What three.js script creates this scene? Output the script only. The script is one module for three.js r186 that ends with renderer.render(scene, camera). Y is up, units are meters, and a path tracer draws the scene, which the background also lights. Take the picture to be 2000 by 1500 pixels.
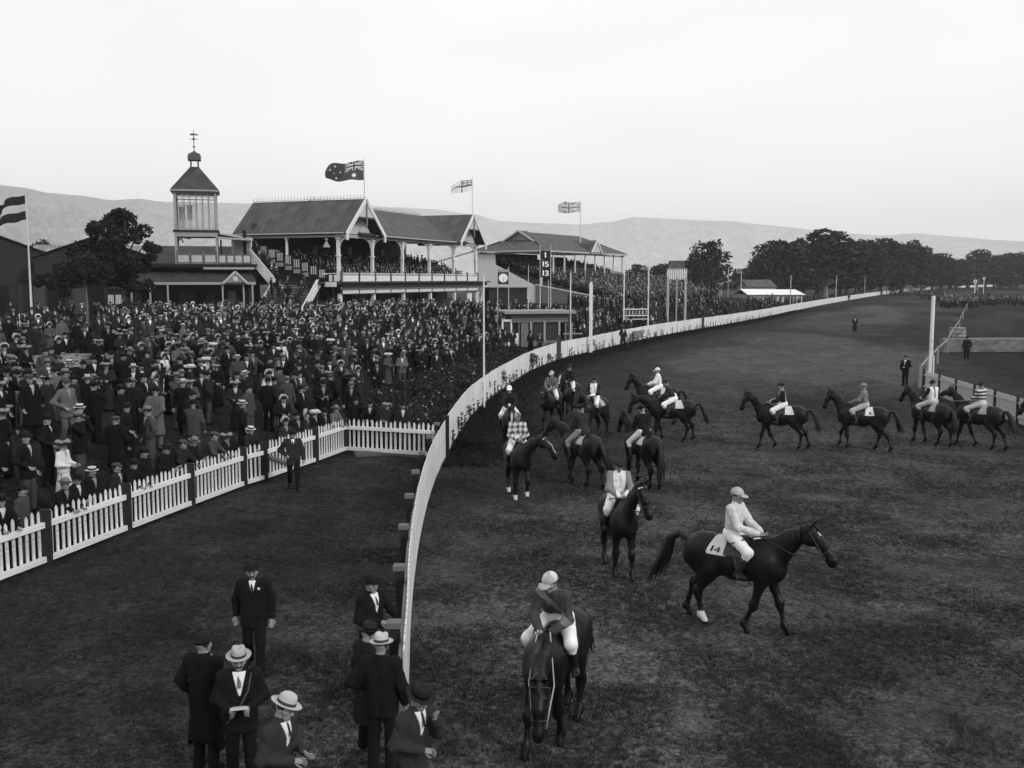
import * as THREE from 'three';
import { mergeGeometries } from 'three/addons/utils/BufferGeometryUtils.js';
// ---------------------------------------------------------------- camera, sky, sun, exposure
const FPX = 1940, HZ = 545, EYE = 6.06, PITCH = Math.atan((750 - HZ) / FPX);
const scene = new THREE.Scene();
const camera = new THREE.PerspectiveCamera(2 * Math.atan(750 / FPX) * 180 / Math.PI, 4 / 3, 0.1, 30000);
camera.position.set(0, EYE, 0);
camera.rotation.x = -PITCH;
const renderer = new THREE.WebGLRenderer({ antialias: true });
renderer.toneMapping = THREE.LinearToneMapping;
renderer.toneMappingExposure = 1.2;
renderer.shadowMap.enabled = true;

let seed = 7;
const rnd = () => { seed = (seed + 0x6D2B79F5) | 0; let t = Math.imul(seed ^ (seed >>> 15), 1 | seed); t = (t + Math.imul(t ^ (t >>> 7), 61 | t)) ^ t; return ((t ^ (t >>> 14)) >>> 0) / 4294967296; };
const rr = (a, b) => a + (b - a) * rnd();
const pick = a => a[Math.floor(rnd() * a.length)];
const clamp = (v, a, b) => v < a ? a : v > b ? b : v;
const lerp = (a, b, t) => a + (b - a) * t;
const smooth = (a, b, v) => { const t = clamp((v - a) / (b - a), 0, 1); return t * t * (3 - 2 * t); };
const hash = (x, y, z) => { let h = Math.imul(x, 374761393) + Math.imul(y, 668265263) + Math.imul(z, 2147483647 ^ 0x5bd1e995) | 0; h = Math.imul(h ^ (h >>> 13), 1274126177); return ((h ^ (h >>> 16)) >>> 0) / 4294967296; };
function vn(x, y, z = 0) {
  const xi = Math.floor(x), yi = Math.floor(y), zi = Math.floor(z); let u = x - xi, v = y - yi, w = z - zi;
  u = u * u * (3 - 2 * u); v = v * v * (3 - 2 * v); w = w * w * (3 - 2 * w);
  const a = (k) => lerp(lerp(hash(xi, yi, zi + k), hash(xi + 1, yi, zi + k), u), lerp(hash(xi, yi + 1, zi + k), hash(xi + 1, yi + 1, zi + k), u), v);
  return w ? lerp(a(0), a(1), w) : a(0);
}
const fbm = (x, y, o = 4, z = 0) => { let s = 0, a = .5, n = 0; for (let i = 0; i < o; i++) { s += a * vn(x, y, z + i * 7.3); n += a; a *= .5; x *= 2.03; y *= 2.03; } return s / n; };

{ // an even bright overcast with faint long streaks of cloud
  const w = 512, h = 256, d = new Float32Array(w * h * 4);
  for (let j = 0; j < h; j++) for (let i = 0; i < w; i++) {
    const el = (j + .5) / h * Math.PI - Math.PI / 2, az = i / w * Math.PI * 2;
    const cx = Math.cos(az) * 3, cz = Math.sin(az) * 3, y = el * 16;
    const n = fbm(cx + 20, cz + y * .9 + 20, 4, y * .35 + 9), m = fbm(cx * 2.2 + 50, y * 1.7 + 30, 4, cz * 2.2 + 40);
    const L = (.86 + .09 * (n - .5) + .08 * (m - .5)) * (1 + .4 * Math.exp(-Math.abs(el) / .12)), k = (j * w + i) * 4;
    d[k] = L; d[k + 1] = L; d[k + 2] = L; d[k + 3] = 1;
  }
  const sky = new THREE.DataTexture(d, w, h, THREE.RGBAFormat, THREE.FloatType);
  sky.mapping = THREE.EquirectangularReflectionMapping; sky.magFilter = THREE.LinearFilter; sky.minFilter = THREE.LinearFilter; sky.wrapS = THREE.RepeatWrapping; sky.needsUpdate = true;
  scene.background = sky; scene.environment = sky;
}
const sun = new THREE.DirectionalLight(new THREE.Color(1, .985, .96), 1.5);
sun.position.set(90, 72, 40); sun.target.position.set(0, 0, -50);
sun.castShadow = true; sun.shadow.radius = 21; sun.shadow.mapSize.set(2048, 2048);
Object.assign(sun.shadow.camera, { left: -130, right: 130, top: 130, bottom: -130, near: 1, far: 400 });
scene.add(sun, sun.target);
scene.fog = new THREE.FogExp2(new THREE.Color(1, 1, 1), 1.6e-4);

// ---------------------------------------------------------------- pixel directions, terrain
const cp = Math.cos(PITCH), sp = Math.sin(PITCH);
function dir(px, py) { const a = (px - 1000) / FPX, b = -(py - 750) / FPX; return [a, b * cp - sp, -b * sp - cp]; }
const P = (px, py, e = 0) => { const d = dir(px, py), t = (e - EYE) / d[1]; return [d[0] * t, -d[2] * t]; };   // -> [x, forward distance] where the sight line meets height e
const A = (px, py, zf) => { const d = dir(px, py), t = zf / -d[2]; return [d[0] * t, EYE + d[1] * t, zf]; };       // -> [x, y, forward] at forward distance zf
const V = (x, y, zf) => new THREE.Vector3(x, y, -zf);
const yawOf = (dx, dzf) => Math.atan2(dx, -dzf);
// running-rail line (world x, forward) from the foot of the white fence
const RAIL = new THREE.CatmullRomCurve3([[-1.42, 12.6], [-1.57, 14.5], [-1.73, 16.2], [-1.95, 19], [-2.2, 23.5], [-2.33, 28.5], [-2.28, 33.3], [-1.95, 41.8], [-1.55, 46.7], [-.9, 52], [0, 58], [1.25, 65.5], [2.8, 72], [4.2, 76.6], [6.3, 82], [11.9, 96.8], [18.9, 112.6], [28.9, 133.5], [40, 158], [55.4, 194], [90, 272], [160, 420], [260, 610], [420, 860]].map(p => new THREE.Vector3(p[0], 0, p[1])), false, 'centripetal');
const railPts = RAIL.getSpacedPoints(500);
const PICK = [[-12.6, 10.5], [-10.18, 19.55], [-9.91, 20.63], [-9.24, 23.33], [-8.55, 25.95], [-7.84, 28.5], [-7.46, 29.4], [-6.95, 31.0], [-6.5, 32.3], [-5.86, 34.5]];
const CORNER = [[-5.86, 34.5], [-2.5, 33.25]];
const bound = [...PICK.map(p => p.slice())].concat([[-2.5, 33.25]], railPts.filter(p => p.z > 33.6 && p.z < 600).map(p => [p.x, p.z]));
const seg = (L) => { const o = []; for (let i = 0; i + 1 < L.length; i++) { const [x, z] = L[i], [u, w] = L[i + 1]; o.push([x, z, u - x, w - z, (u - x) ** 2 + (w - z) ** 2]); } return o; };
const nPick = PICK.length + 1, segPick = seg(bound.slice(0, nPick)), segRail = seg(bound.slice(nPick - 1));
const segD = (S, x, zf) => { let best = 1e9; for (const [a, b, dx, dz, l] of S) { const t = clamp(((x - a) * dx + (zf - b) * dz) / l, 0, 1), ex = x - a - dx * t, ez = zf - b - dz * t, q = ex * ex + ez * ez; if (q < best) best = q; } return Math.sqrt(best); };
const lawnPoly = [[-400, -60], [-12.6, -60], ...bound, [600, 900], [-2000, 900], [-2000, -60]];
function inLawn(x, z) { let c = false; for (let i = 0, j = lawnPoly.length - 1; i < lawnPoly.length; j = i++) { const [a, b] = lawnPoly[i], [u, w] = lawnPoly[j]; if (b > z !== w > z && x < (u - a) * (z - b) / (w - b) + a) c = !c; } return c; }
const lawnD = (x, zf) => Math.min(segD(segPick, x, zf), segD(segRail, x, zf)) * (inLawn(x, zf) ? 1 : -1); // distance into the lawn enclosure (positive) from its fences, negative outside
function E(x, zf) { // the lawn is a terrace: a short steep bank behind the picket fence, a long gentle one behind the running fence
  if (x > 330 || zf > 330 || zf < -40 || !inLawn(x, zf)) return 0;
  const a = 1 - Math.exp(-Math.max(0, segD(segPick, x, zf) - .4) / 2), t = clamp(segD(segRail, x, zf) / 18, 0, 1), b = 1 - Math.pow(1 - t, 1.5);
  return 2.2 * Math.min(a, b) * (1 - smooth(200, 320, zf)) * smooth(-30, 12, zf);
}
function hit(px, py) { const d = dir(px, py); let z = 6; for (; z < 900; z *= 1.01) { const t = z / -d[2]; if (EYE + d[1] * t < E(d[0] * t, z)) break; } const t = z / -d[2]; return [d[0] * t, z]; }

// ---------------------------------------------------------------- helpers
const names = {};
const numbered = n => { const k = names[n] = (names[n] ?? -1) + 1; return k ? n + '_' + String(k).padStart(3, '0') : n; };
const G = c => new THREE.Color().setRGB(c, c, c);
const mats = {};
const M = (c, rough = .85, o = {}) => { const k = c + '|' + rough + '|' + JSON.stringify(o); return mats[k] ??= new THREE.MeshPhysicalMaterial({ color: G(c), roughness: rough, specularIntensity: rough > .6 ? .22 : .8, side: THREE.DoubleSide, ...o }); };
const VC = (rough = .85) => mats['vc' + rough] ??= new THREE.MeshPhysicalMaterial({ vertexColors: true, roughness: rough, specularIntensity: .25, side: THREE.DoubleSide });
const strip = g => { const h = g.index ? g.toNonIndexed() : g; for (const k of Object.keys(h.attributes)) if (!['position', 'normal', 'uv', 'color'].includes(k)) h.deleteAttribute(k); return h; };
function merge(list) {
  list = list.flat(9).filter(Boolean); if (list.length === 1) return list[0];
  const allIdx = list.every(g => g.index); const L = allIdx ? list : list.map(strip);
  const keep = ['position', 'normal', 'uv', 'color'].filter(k => L.every(g => g.attributes[k]));
  for (const g of L) for (const k of Object.keys(g.attributes)) if (!keep.includes(k)) g.deleteAttribute(k);
  return mergeGeometries(L);
}
function obj(name, geos, mat, parent = scene) { const m = new THREE.Mesh(Array.isArray(geos) ? merge(geos) : geos, mat); m.name = parent === scene ? numbered(name) : name; parent.add(m); return m; }
function tag(o, label, category, group, kind) { o.userData.label = label; if (category) o.userData.category = category; if (group) o.userData.group = group; if (kind) o.userData.kind = kind; return o; }
function thing(name, label, category, pos = [0, 0, 0], yaw = 0, group) { const o = new THREE.Group(); o.name = numbered(name); o.position.copy(V(...pos)); o.rotation.y = yaw; scene.add(o); return tag(o, label, category, group); }
function box(w, h, d, x = 0, y = 0, z = 0, rx = 0, ry = 0, rz = 0) { const g = new THREE.BoxGeometry(w, h, d); if (rz) g.rotateZ(rz); if (rx) g.rotateX(rx); if (ry) g.rotateY(ry); return g.translate(x, y, z); }
function cyl(r0, r1, h, x, y, z, n = 10) { return new THREE.CylinderGeometry(r1, r0, h, n).translate(x, y + h / 2, z); }
const v3 = a => new THREE.Vector3(...a);
function bar(a, b, w, h = w) { const p = v3(a), q = v3(b), L = p.distanceTo(q), g = new THREE.BoxGeometry(w, h, L); const m = new THREE.Matrix4().lookAt(p, q, Math.abs(p.clone().sub(q).normalize().y) > .98 ? new THREE.Vector3(0, 0, 1) : new THREE.Vector3(0, 1, 0)); g.applyMatrix4(m); return g.translate((p.x + q.x) / 2, (p.y + q.y) / 2, (p.z + q.z) / 2); }
function poly(pts, depth) { // flat polygon [[x,y]...] extruded along z
  const s = new THREE.Shape(pts.map(p => new THREE.Vector2(...p))); return new THREE.ExtrudeGeometry(s, { depth, bevelEnabled: false }); }
function slab(a, b, c, d, t = .08) { // four corners, thickness downwards
  const n = v3(b).sub(v3(a)).cross(v3(d).sub(v3(a))).normalize(); if (n.y < 0) n.negate(); n.multiplyScalar(-t);
  const p = [a, b, c, d].map(v3), q = p.map(x => x.clone().add(n)), pos = [], uv = [];
  const W = p[0].distanceTo(p[1]), H = p[0].distanceTo(p[3]);
  const quad = (i, j, k, l, u) => { for (const [x, s] of [[i, [0, 0]], [j, [W, 0]], [k, [W, H]], [i, [0, 0]], [k, [W, H]], [l, [0, H]]]) { pos.push(x.x, x.y, x.z); uv.push(...(u ? s : [0, 0])); } };
  quad(p[0], p[1], p[2], p[3], 1); quad(q[3], q[2], q[1], q[0], 0); for (let i = 0; i < 4; i++) { const j = (i + 1) % 4; quad(p[i], q[i], q[j], p[j], 0); }
  const g = new THREE.BufferGeometry(); g.setAttribute('position', new THREE.Float32BufferAttribute(pos, 3)); g.setAttribute('uv', new THREE.Float32BufferAttribute(uv, 2)); g.computeVertexNormals(); return g;
}
function tubes(pts, rad, n = 6, flat = 1) { // tapered tube through points with closed rounded ends
  const p = pts.map(v3), N = p.length, pos = [], idx = []; let up = new THREE.Vector3(.31, .2, .93);
  const T = p.map((_, i) => p[Math.min(i + 1, N - 1)].clone().sub(p[Math.max(i - 1, 0)]).normalize());
  const ring = (c, t, r) => { let s = new THREE.Vector3().crossVectors(t, up); if (s.lengthSq() < 1e-4) s.crossVectors(t, new THREE.Vector3(1, 0, 0)); s.normalize(); const w = new THREE.Vector3().crossVectors(s, t); up = w.clone(); for (let k = 0; k < n; k++) { const a = k / n * 6.28318; pos.push(c.x + (s.x * Math.cos(a) + w.x * Math.sin(a) * flat) * r, c.y + (s.y * Math.cos(a) + w.y * Math.sin(a) * flat) * r, c.z + (s.z * Math.cos(a) + w.z * Math.sin(a) * flat) * r); } };
  ring(p[0].clone().addScaledVector(T[0], -rad[0] * .6), T[0], rad[0] * .55);
  for (let i = 0; i < N; i++) ring(p[i], T[i], rad[i]);
  ring(p[N - 1].clone().addScaledVector(T[N - 1], rad[N - 1] * .6), T[N - 1], rad[N - 1] * .55);
  const R = N + 2; for (let i = 0; i + 1 < R; i++) for (let k = 0; k < n; k++) { const a = i * n + k, b = i * n + (k + 1) % n; idx.push(a, b, a + n, b, b + n, a + n); }
  for (let k = 1; k + 1 < n; k++) { idx.push(0, k + 1, k); const o = (R - 1) * n; idx.push(o, o + k, o + k + 1); }
  const g = new THREE.BufferGeometry(); g.setAttribute('position', new THREE.Float32BufferAttribute(pos, 3)); g.setIndex(idx); g.computeVertexNormals(); return g;
}
function paint(g, f) { // vertex colours in linear grey from a number or a function of position
  const p = g.attributes.position, c = new Float32Array(p.count * 3);
  for (let i = 0; i < p.count; i++) { const v = typeof f === 'number' ? f : f(p.getX(i), p.getY(i), p.getZ(i)); c[i * 3] = c[i * 3 + 1] = c[i * 3 + 2] = v; }
  g.setAttribute('color', new THREE.BufferAttribute(c, 3)); return g;
}
function tex(w, h, f, srgb = true) { const d = new Uint8Array(w * h * 4); for (let j = 0; j < h; j++) for (let i = 0; i < w; i++) { const v = clamp(f(i, j), 0, 1) * 255, k = (j * w + i) * 4; d[k] = d[k + 1] = d[k + 2] = v; d[k + 3] = 255; } const t = new THREE.DataTexture(d, w, h); t.wrapS = t.wrapT = THREE.RepeatWrapping; t.magFilter = THREE.LinearFilter; t.minFilter = THREE.LinearMipmapLinearFilter; t.generateMipmaps = true; if (srgb) t.colorSpace = THREE.SRGBColorSpace; t.needsUpdate = true; return t; }
const wrapN = (x, y, n, s) => { // tileable noise
  const u = x / n, v = y / n, f = s; const g = (a, b) => vn(a * f + 31, b * f + 57); return lerp(lerp(g(u, v), g(u - 1, v), smooth(.75, 1, u)), lerp(g(u, v - 1), g(u - 1, v - 1), smooth(.75, 1, u)), smooth(.75, 1, v)); };
function figures(c, str, x, y, h) { // block numerals, the 1 as a plain stroke
  c.font = `bold ${h}px sans-serif`; c.textAlign = 'left'; c.textBaseline = 'middle'; const wd = ch => ch === '1' ? h * .34 : c.measureText(ch).width * .96; let p = x - [...str].reduce((a, k) => a + wd(k), 0) / 2;
  for (const k of str) { if (k === '1') c.fillRect(p + h * .08, y - h * .37, h * .17, h * .72); else c.fillText(k, p, y + h * .03); p += wd(k); } }
function canvas(w, h, draw) { const c = document.createElement('canvas'); c.width = w; c.height = h; draw(c.getContext('2d'), w, h); const t = new THREE.CanvasTexture(c); t.colorSpace = THREE.SRGBColorSpace; return t; }

// ---------------------------------------------------------------- ground
{
  const N = 1024, gt = tex(N, N, (i, j) => .64 + .2 * (wrapN(i, j, N, 9) - .5) + .2 * (wrapN(i, j, N, 40) - .5) + .36 * (wrapN(i, j, N, 130) - .5) + .36 * (wrapN(j, i, N, 330) - .5));
  const bt = tex(N, N, (i, j) => .5 * wrapN(i, j, N, 60) + .5 * wrapN(i, j, N, 300), false);
  gt.repeat.set(1 / 7, 1 / 7); bt.repeat.set(1 / 7, 1 / 7);
  const pos = [], uv = [], col = [], idx = [];
  const rad = [0]; for (let r = 2; r < 7000; r *= r < 60 ? 1.0115 : r < 300 ? 1.02 : 1.06) rad.push(r);
  const TH = []; for (let a = -180; a < -36; a += 6) TH.push(a); for (let a = -36; a < 36; a += .21) TH.push(a); for (let a = 36; a <= 180; a += 6) TH.push(a);
  for (const r of rad) for (const t of TH) {
    const a = t * Math.PI / 180, x = Math.sin(a) * r, zf = Math.cos(a) * r, y = E(x, zf);
    pos.push(x, y, -zf); uv.push(x, zf);
    const d = r < 320 ? lawnD(x, zf) : -50;
    // trodden and mown grass: broad patches, worn lighter streaks along the course, a darker strip along the running rail
    let c = .75 + .55 * fbm(x * .09 + 40, zf * .09 + 40, 4) + .55 * (fbm(x * .6 + 9, zf * .6, 3) - .5) + .35 * (fbm(x * 2.1 + 9, zf * 1.8, 3) - .5);
    if (d < 0) {
      const s = -d, along = fbm(s * .16 + 5, zf * .03 + 8, 4);
      c *= .85 + .75 * smooth(.36, .66, along);
      if (zf > 34) { const edge = 2.4 + zf * .03 + 1.6 * (fbm(zf * .22, 3, 3) - .5); c *= lerp(.62, 1, smooth(edge * .55, edge * 1.25, s + 1.5 * (fbm(x * 1.1, zf * 1.1, 3) - .5))); }
      if (x > 22 + Math.max(0, zf - 54) * .475 + 1.5 * (fbm(zf * .3, 7, 3) - .5)) c *= .85; else c *= 1 + 1.15 * smooth(4, 10, s) * (1 - smooth(26, 60, s)) * smooth(.28, .62, fbm(x * .1 + 3, zf * .04, 3));
    } else c *= .66;
    if (r > 500) c *= 1.1;
    c = clamp(c, .2, 2.8) * .062; col.push(c, c, c);
  }
  const W = TH.length; for (let i = 0; i + 1 < rad.length; i++) for (let k = 0; k + 1 < W; k++) { const a = i * W + k; idx.push(a, a + 1, a + W, a + 1, a + W + 1, a + W); }
  const g = new THREE.BufferGeometry(); g.setAttribute('position', new THREE.Float32BufferAttribute(pos, 3)); g.setAttribute('uv', new THREE.Float32BufferAttribute(uv, 2)); g.setAttribute('color', new THREE.Float32BufferAttribute(col, 3)); g.setIndex(idx); g.computeVertexNormals();
  tag(obj('ground', g, new THREE.MeshPhysicalMaterial({ vertexColors: true, map: gt, bumpMap: bt, bumpScale: .03, roughness: 1, specularIntensity: .12, side: THREE.DoubleSide })), 'dark mown turf of the racecourse and its rising lawn', 'ground', null, 'structure');
  // grass tufts where the turf is near enough to show them
  const blade = []; for (let k = 0; k < 7; k++) { const a = k * 2.4, s = .018 + .01 * (k % 3), h = .03 + .012 * (k % 4), x = Math.cos(a) * .02 * (k % 3), z = Math.sin(a) * .025, q = new THREE.BufferGeometry(); q.setAttribute('position', new THREE.Float32BufferAttribute([x - Math.sin(a) * .006, 0, z - .004, x + Math.sin(a) * .006, 0, z + .004, x + Math.cos(a) * s, h, z + Math.sin(a) * s], 3)); q.computeVertexNormals(); blade.push(q); }
  const bg = mergeGeometries(blade), n = 95000, im = new THREE.InstancedMesh(bg, M(.038, 1), n), m = new THREE.Matrix4(), q = new THREE.Quaternion(), Y = new THREE.Vector3(0, 1, 0), cc = new THREE.Color(); let c = 0;
  while (c < n) { const zf = 9.5 + 48 * Math.pow(rnd(), 1.7), x = rr(-1, 1) * (zf * .56 + .5); if (fbm(x * .8, zf * .8, 3) < rr(.36, .62) || rnd() < smooth(20, 56, zf) || lawnD(x, zf) > 2) continue; const s = rr(.5, 1.25) * (.8 + zf * .012); q.setFromAxisAngle(Y, rnd() * 6.3); m.compose(V(x, E(x, zf) - .004, zf), q, new THREE.Vector3(s, s * rr(.6, 1.2), s)); im.setMatrixAt(c, m); const k = rr(.6, 1.35); cc.setRGB(k, k, k); im.setColorAt(c, cc); c++; }
  // longer, darker grass tufts set along the foot of the running fence
  const lm = new THREE.InstancedMesh(bg, M(.016, 1), 26000); for (let i = 0; i < 26000;) { const p = RAIL.getPointAt(rr(.02, .2)), d = Math.abs(rr(-1, 1) + rr(-1, 1)) * 1.7 + .05, x = p.x + d, zf = p.z; if (lawnD(x, zf) > -.05) continue; const s = rr(1.4, 3.2) * (1 - d * .14); q.setFromAxisAngle(Y, rnd() * 6.3); m.compose(V(x, -.004, zf), q, new THREE.Vector3(s, s, s)); lm.setMatrixAt(i++, m); }
  lm.name = 'longer_grass'; scene.add(lm); tag(lm, 'strip of longer dark grass along the foot of the running fence', 'grass', null, 'stuff');
  im.name = 'turf_grass'; scene.add(im); tag(im, 'short dark grass tufts of the track and the paddock', 'grass', null, 'stuff');
}
// ---------------------------------------------------------------- hills
{
  const prof = [[-1500, 395], [-700, 372], [-250, 372], [0, 366], [60, 372], [110, 381], [170, 386], [230, 394], [280, 391], [330, 397], [440, 399], [520, 402], [600, 408], [780, 408], [850, 411], [928, 421], [976, 433], [1048, 437], [1130, 440], [1192, 435], [1235, 427], [1300, 429], [1360, 432], [1420, 433], [1480, 440], [1540, 446], [1600, 452], [1660, 457], [1714, 460], [1780, 456], [1868, 463], [1940, 469], [2000, 472], [2300, 480], [3400, 470]];
  const pr = x => { for (let i = 0; i + 1 < prof.length; i++) if (x <= prof[i + 1][0]) { const t = (x - prof[i][0]) / (prof[i + 1][0] - prof[i][0]); return lerp(prof[i][1], prof[i + 1][1], t * t * (3 - 2 * t) * .5 + t * .5); } return 470; };
  const pos = [], col = [], idx = [], NR = 60, NA = 1100;
  for (let i = 0; i <= NR; i++) for (let k = 0; k <= NA; k++) {
    const px = -1500 + 4900 * k / NA, t = i / NR, near = px < 700 ? 2600 : 3200, zf = lerp(near, near + 2700, t), x = (px - 1000) / FPX * zf;
    const top = (HZ - pr(px)) / FPX * (near + 2300);
    const gul = fbm(x * .0021 + 7, zf * .0006 + 3, 5) - .5;
    let h = top * smooth(-.12, .86, t) * (1 - .35 * smooth(.88, 1, t)) * (1 + .2 * gul * (1 - smooth(.55, .85, t)));
    h += (vn(px * .21, 3.3) - .35) * 6 * smooth(.8, .86, t) * (fbm(px * .03, 9, 2) > .5 ? 1 : .25);
    pos.push(x, h - 12 * (1 - smooth(0, .15, t)), -zf);
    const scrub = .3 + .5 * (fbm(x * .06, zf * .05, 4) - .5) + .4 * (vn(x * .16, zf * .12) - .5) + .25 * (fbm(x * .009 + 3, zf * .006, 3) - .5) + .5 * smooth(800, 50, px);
    col.push(...Array(3).fill(lerp(.6, .12, clamp(scrub, 0, 1))));  // pale end set high so the colour itself carries distance haze
  }
  for (let i = 0; i < NR; i++) for (let k = 0; k < NA; k++) { const a = i * (NA + 1) + k; idx.push(a, a + 1, a + NA + 1, a + 1, a + NA + 2, a + NA + 1); }
  const g = new THREE.BufferGeometry(); g.setAttribute('position', new THREE.Float32BufferAttribute(pos, 3)); g.setAttribute('color', new THREE.Float32BufferAttribute(col, 3)); g.setIndex(idx); g.computeVertexNormals();
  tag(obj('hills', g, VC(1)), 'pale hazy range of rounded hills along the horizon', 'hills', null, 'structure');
}
// ---------------------------------------------------------------- building materials
const N5 = 512;
const paintTex = tex(N5, N5, (i, j) => .95 + .1 * (wrapN(i, j, N5, 7) - .5) + .08 * (wrapN(i, j, N5, 60) - .5) - .35 * smooth(.7, .86, wrapN(i, j, N5, 24)) * wrapN(j, i, N5, 90));
const roofTex = tex(N5, N5, (i, j) => .78 + .24 * (wrapN(i, j, N5, 6) - .5) + .22 * (wrapN(i, j * .2, N5, 40) - .5) + .16 * (wrapN(i, j, N5, 130) - .5)); roofTex.repeat.set(.16, .16);
const corr = tex(64, 64, (i) => .5 + .5 * Math.sin(i / 64 * 6.283 * 4), false); corr.repeat.set(1.6, 1.6);
const white = (c = .8) => mats['w' + c] ??= new THREE.MeshStandardMaterial({ color: G(c), map: paintTex, roughness: .7, side: THREE.DoubleSide });
const roofM = (c) => mats['r' + c] ??= new THREE.MeshStandardMaterial({ color: G(c), map: roofTex, bumpMap: corr, bumpScale: .02, roughness: .75, side: THREE.DoubleSide });
const wallM = (c) => mats['wl' + c] ??= new THREE.MeshStandardMaterial({ color: G(c), map: paintTex, roughness: .9, side: THREE.DoubleSide });
const DK = M(.02), DK2 = M(.035), GR = M(.16), WH = white();
const glass = new THREE.MeshPhysicalMaterial({ color: G(.9), transmission: 1, thickness: 0, roughness: .05, ior: 1.5 });
const PL = 2.2; // height of the lawn terrace the buildings stand on

// ---------------------------------------------------------------- members' grandstand
const stand = thing('grandstand', 'two-storey timber grandstand with twin gables, white posts and crowded balcony', 'grandstand', [-18.2, PL, 105], Math.atan2(.927, .376));
{
  const S = stand, B = 7, L = 35, D0 = 3.5, EV = 8.6, RG = 12.35;
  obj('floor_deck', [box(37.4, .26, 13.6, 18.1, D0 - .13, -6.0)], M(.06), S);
  obj('deck_fascia', [box(38, .16, .5, 18.2, D0 - .02, 1.05), box(37.6, .34, .12, 18.2, D0 - .3, .86)], M(.05), S);
  obj('deck_beam', [box(37, .28, .2, 18.1, D0 - .58, .5)], wallM(.32), S);
  for (let i = 0; i < 10; i++) obj('valance_panel', [box(3.3, .46, .06, i * 3.5 + 1.75, 2.55, .35)], WH, S);
  obj('valance_rail', [box(36, .08, .12, 18, 2.83, .35), box(36, .08, .12, 18, 2.27, .35), ...[...Array(11)].map((_, i) => box(.14, .6, .1, i * 3.5, 2.55, .36))], M(.08), S);
  for (let i = 0; i <= 5; i++) {
    const x = i * B, col = obj('column', [box(.34, 2.3, .34, x, 1.15, .1), box(.42, .5, .42, x, 4.0, 0), box(.3, EV - D0 - .4, .3, x, (EV + D0) / 2, 0), box(.46, .12, .46, x, 6.3, 0), box(.44, .1, .44, x, 4.3, 0), box(.5, .14, .5, x, EV - .5, 0)], WH, S);
    for (const s of [-1, 1]) { if ((i === 0 && s < 0) || (i === 5 && s > 0)) continue; const c = new THREE.QuadraticBezierCurve3(v3([x + s * .15, 6.6, 0]), v3([x + s * .2, 8.0, 0]), v3([x + s * 1.5, EV - .42, 0])); const pts = c.getPoints(8).map(p => [p.x, p.y, p.z]); obj('bracket', [tubes(pts, pts.map(() => .07), 5), bar([x + s * .1, 7.7, 0], [x + s * .8, EV - .45, 0], .09), bar([x + s * .45, 7.3, 0], [x + s * .45, EV - .4, 0], .05)], WH, col); }
  }
  obj('eave_beam', [box(36, .34, .3, 17.6, EV - .2, .05), box(.3, .34, 13, -.05, EV - .2, -6.6)], wallM(.45), S);
  obj('gutter', [box(21.6, .12, .16, 17.5, EV + .02, .72), box(.16, .12, 14, -.55, EV + .05, -6)], wallM(.5), S);
  // balcony railing: one panel per half bay
  for (let i = 0; i < 10; i++) {
    const x = i * 3.5 + 1.75, g = [box(3.2, .62, .05, x, D0 + .42, .35), box(3.3, .08, .1, x, D0 + .98, .35)];
    for (let k = 0; k < 11; k++) g.push(box(.1, .26, .05, x - 1.5 + k * .3, D0 + .83, .35, 0, 0, .35));
    obj('railing_panel', g, WH, S);
  }
  for (let i = 0; i <= 10; i++) obj('railing_post', [box(.2, 1.14, .2, i * 3.5, D0 + .57, .35), box(.26, .07, .26, i * 3.5, D0 + 1.17, .35)], i % 2 ? DK2 : M(.12), S);
  obj('railing_panel', [box(.05, .7, 1.2, -.3, D0 + .45, -.4), box(.1, .08, 1.3, -.3, D0 + .95, -.4)], WH, S);
  // seating tiers and the wall behind
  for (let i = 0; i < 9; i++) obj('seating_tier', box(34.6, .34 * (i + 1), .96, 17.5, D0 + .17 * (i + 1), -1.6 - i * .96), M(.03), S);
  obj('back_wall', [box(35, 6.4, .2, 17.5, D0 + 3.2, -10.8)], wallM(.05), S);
  for (const x of [19.8, 28.2, 11.9]) { const w = obj('window', box(.95, .9, .06, x, 7.4, -10.66), wallM(.5), S); obj('window_frame', [box(1.1, .08, .08, x, 7.89, -10.63), box(1.1, .08, .08, x, 6.91, -10.63), box(.08, .98, .08, x - .51, 7.4, -10.63), box(.08, .98, .08, x + .51, 7.4, -10.63)], DK, w); }
  for (const x of [34.6]) obj('rear_column', box(.22, EV, .22, x, EV / 2, -10.6), WH, S);
  obj('end_wall', [box(.24, 2.4, 2.2, -.1, EV - 1.2, -12.1), box(.24, 6.2, 1.5, -.12, 3.1, -12.4)], wallM(.62), S);
  obj('end_column', [box(.2, 2.8, .2, 0, EV - 1.6, -6.4), box(.36, .12, .36, 0, EV - .45, -6.4)], WH, S);
  // stepped slat panels that close the ends of the tiers on the stair side
  for (let i = 0; i < 8; i++) {
    const z = -1.9 - i * 1.05, y = D0 + .45 + i * .36, p = obj('slat_panel', [box(.06, .08, 1.0, -.2, y, z), box(.06, .08, 1.0, -.2, y + .95, z), box(.08, 1.1, .1, -.2, y + .5, z - .5)], DK2, S);
    for (const k of [-.26, 0, .26]) obj('slat', box(.05, .86, .12, -.24, y + .48, z + k), wallM(.5), p);
    if (i > 1 && i < 7) obj('infill_panel', box(.05, .42, .82, -.22, y - .34, z), wallM(.3), p);
  }
  obj('hanging_bell', [new THREE.ConeGeometry(.42, .75, 10, 1, true).translate(-.2, 7.55, -1.3), cyl(.16, .2, .2, -.2, 7.9, -1.3), box(.05, .5, .05, -.2, 8.3, -1.3)], wallM(.35), S);
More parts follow.
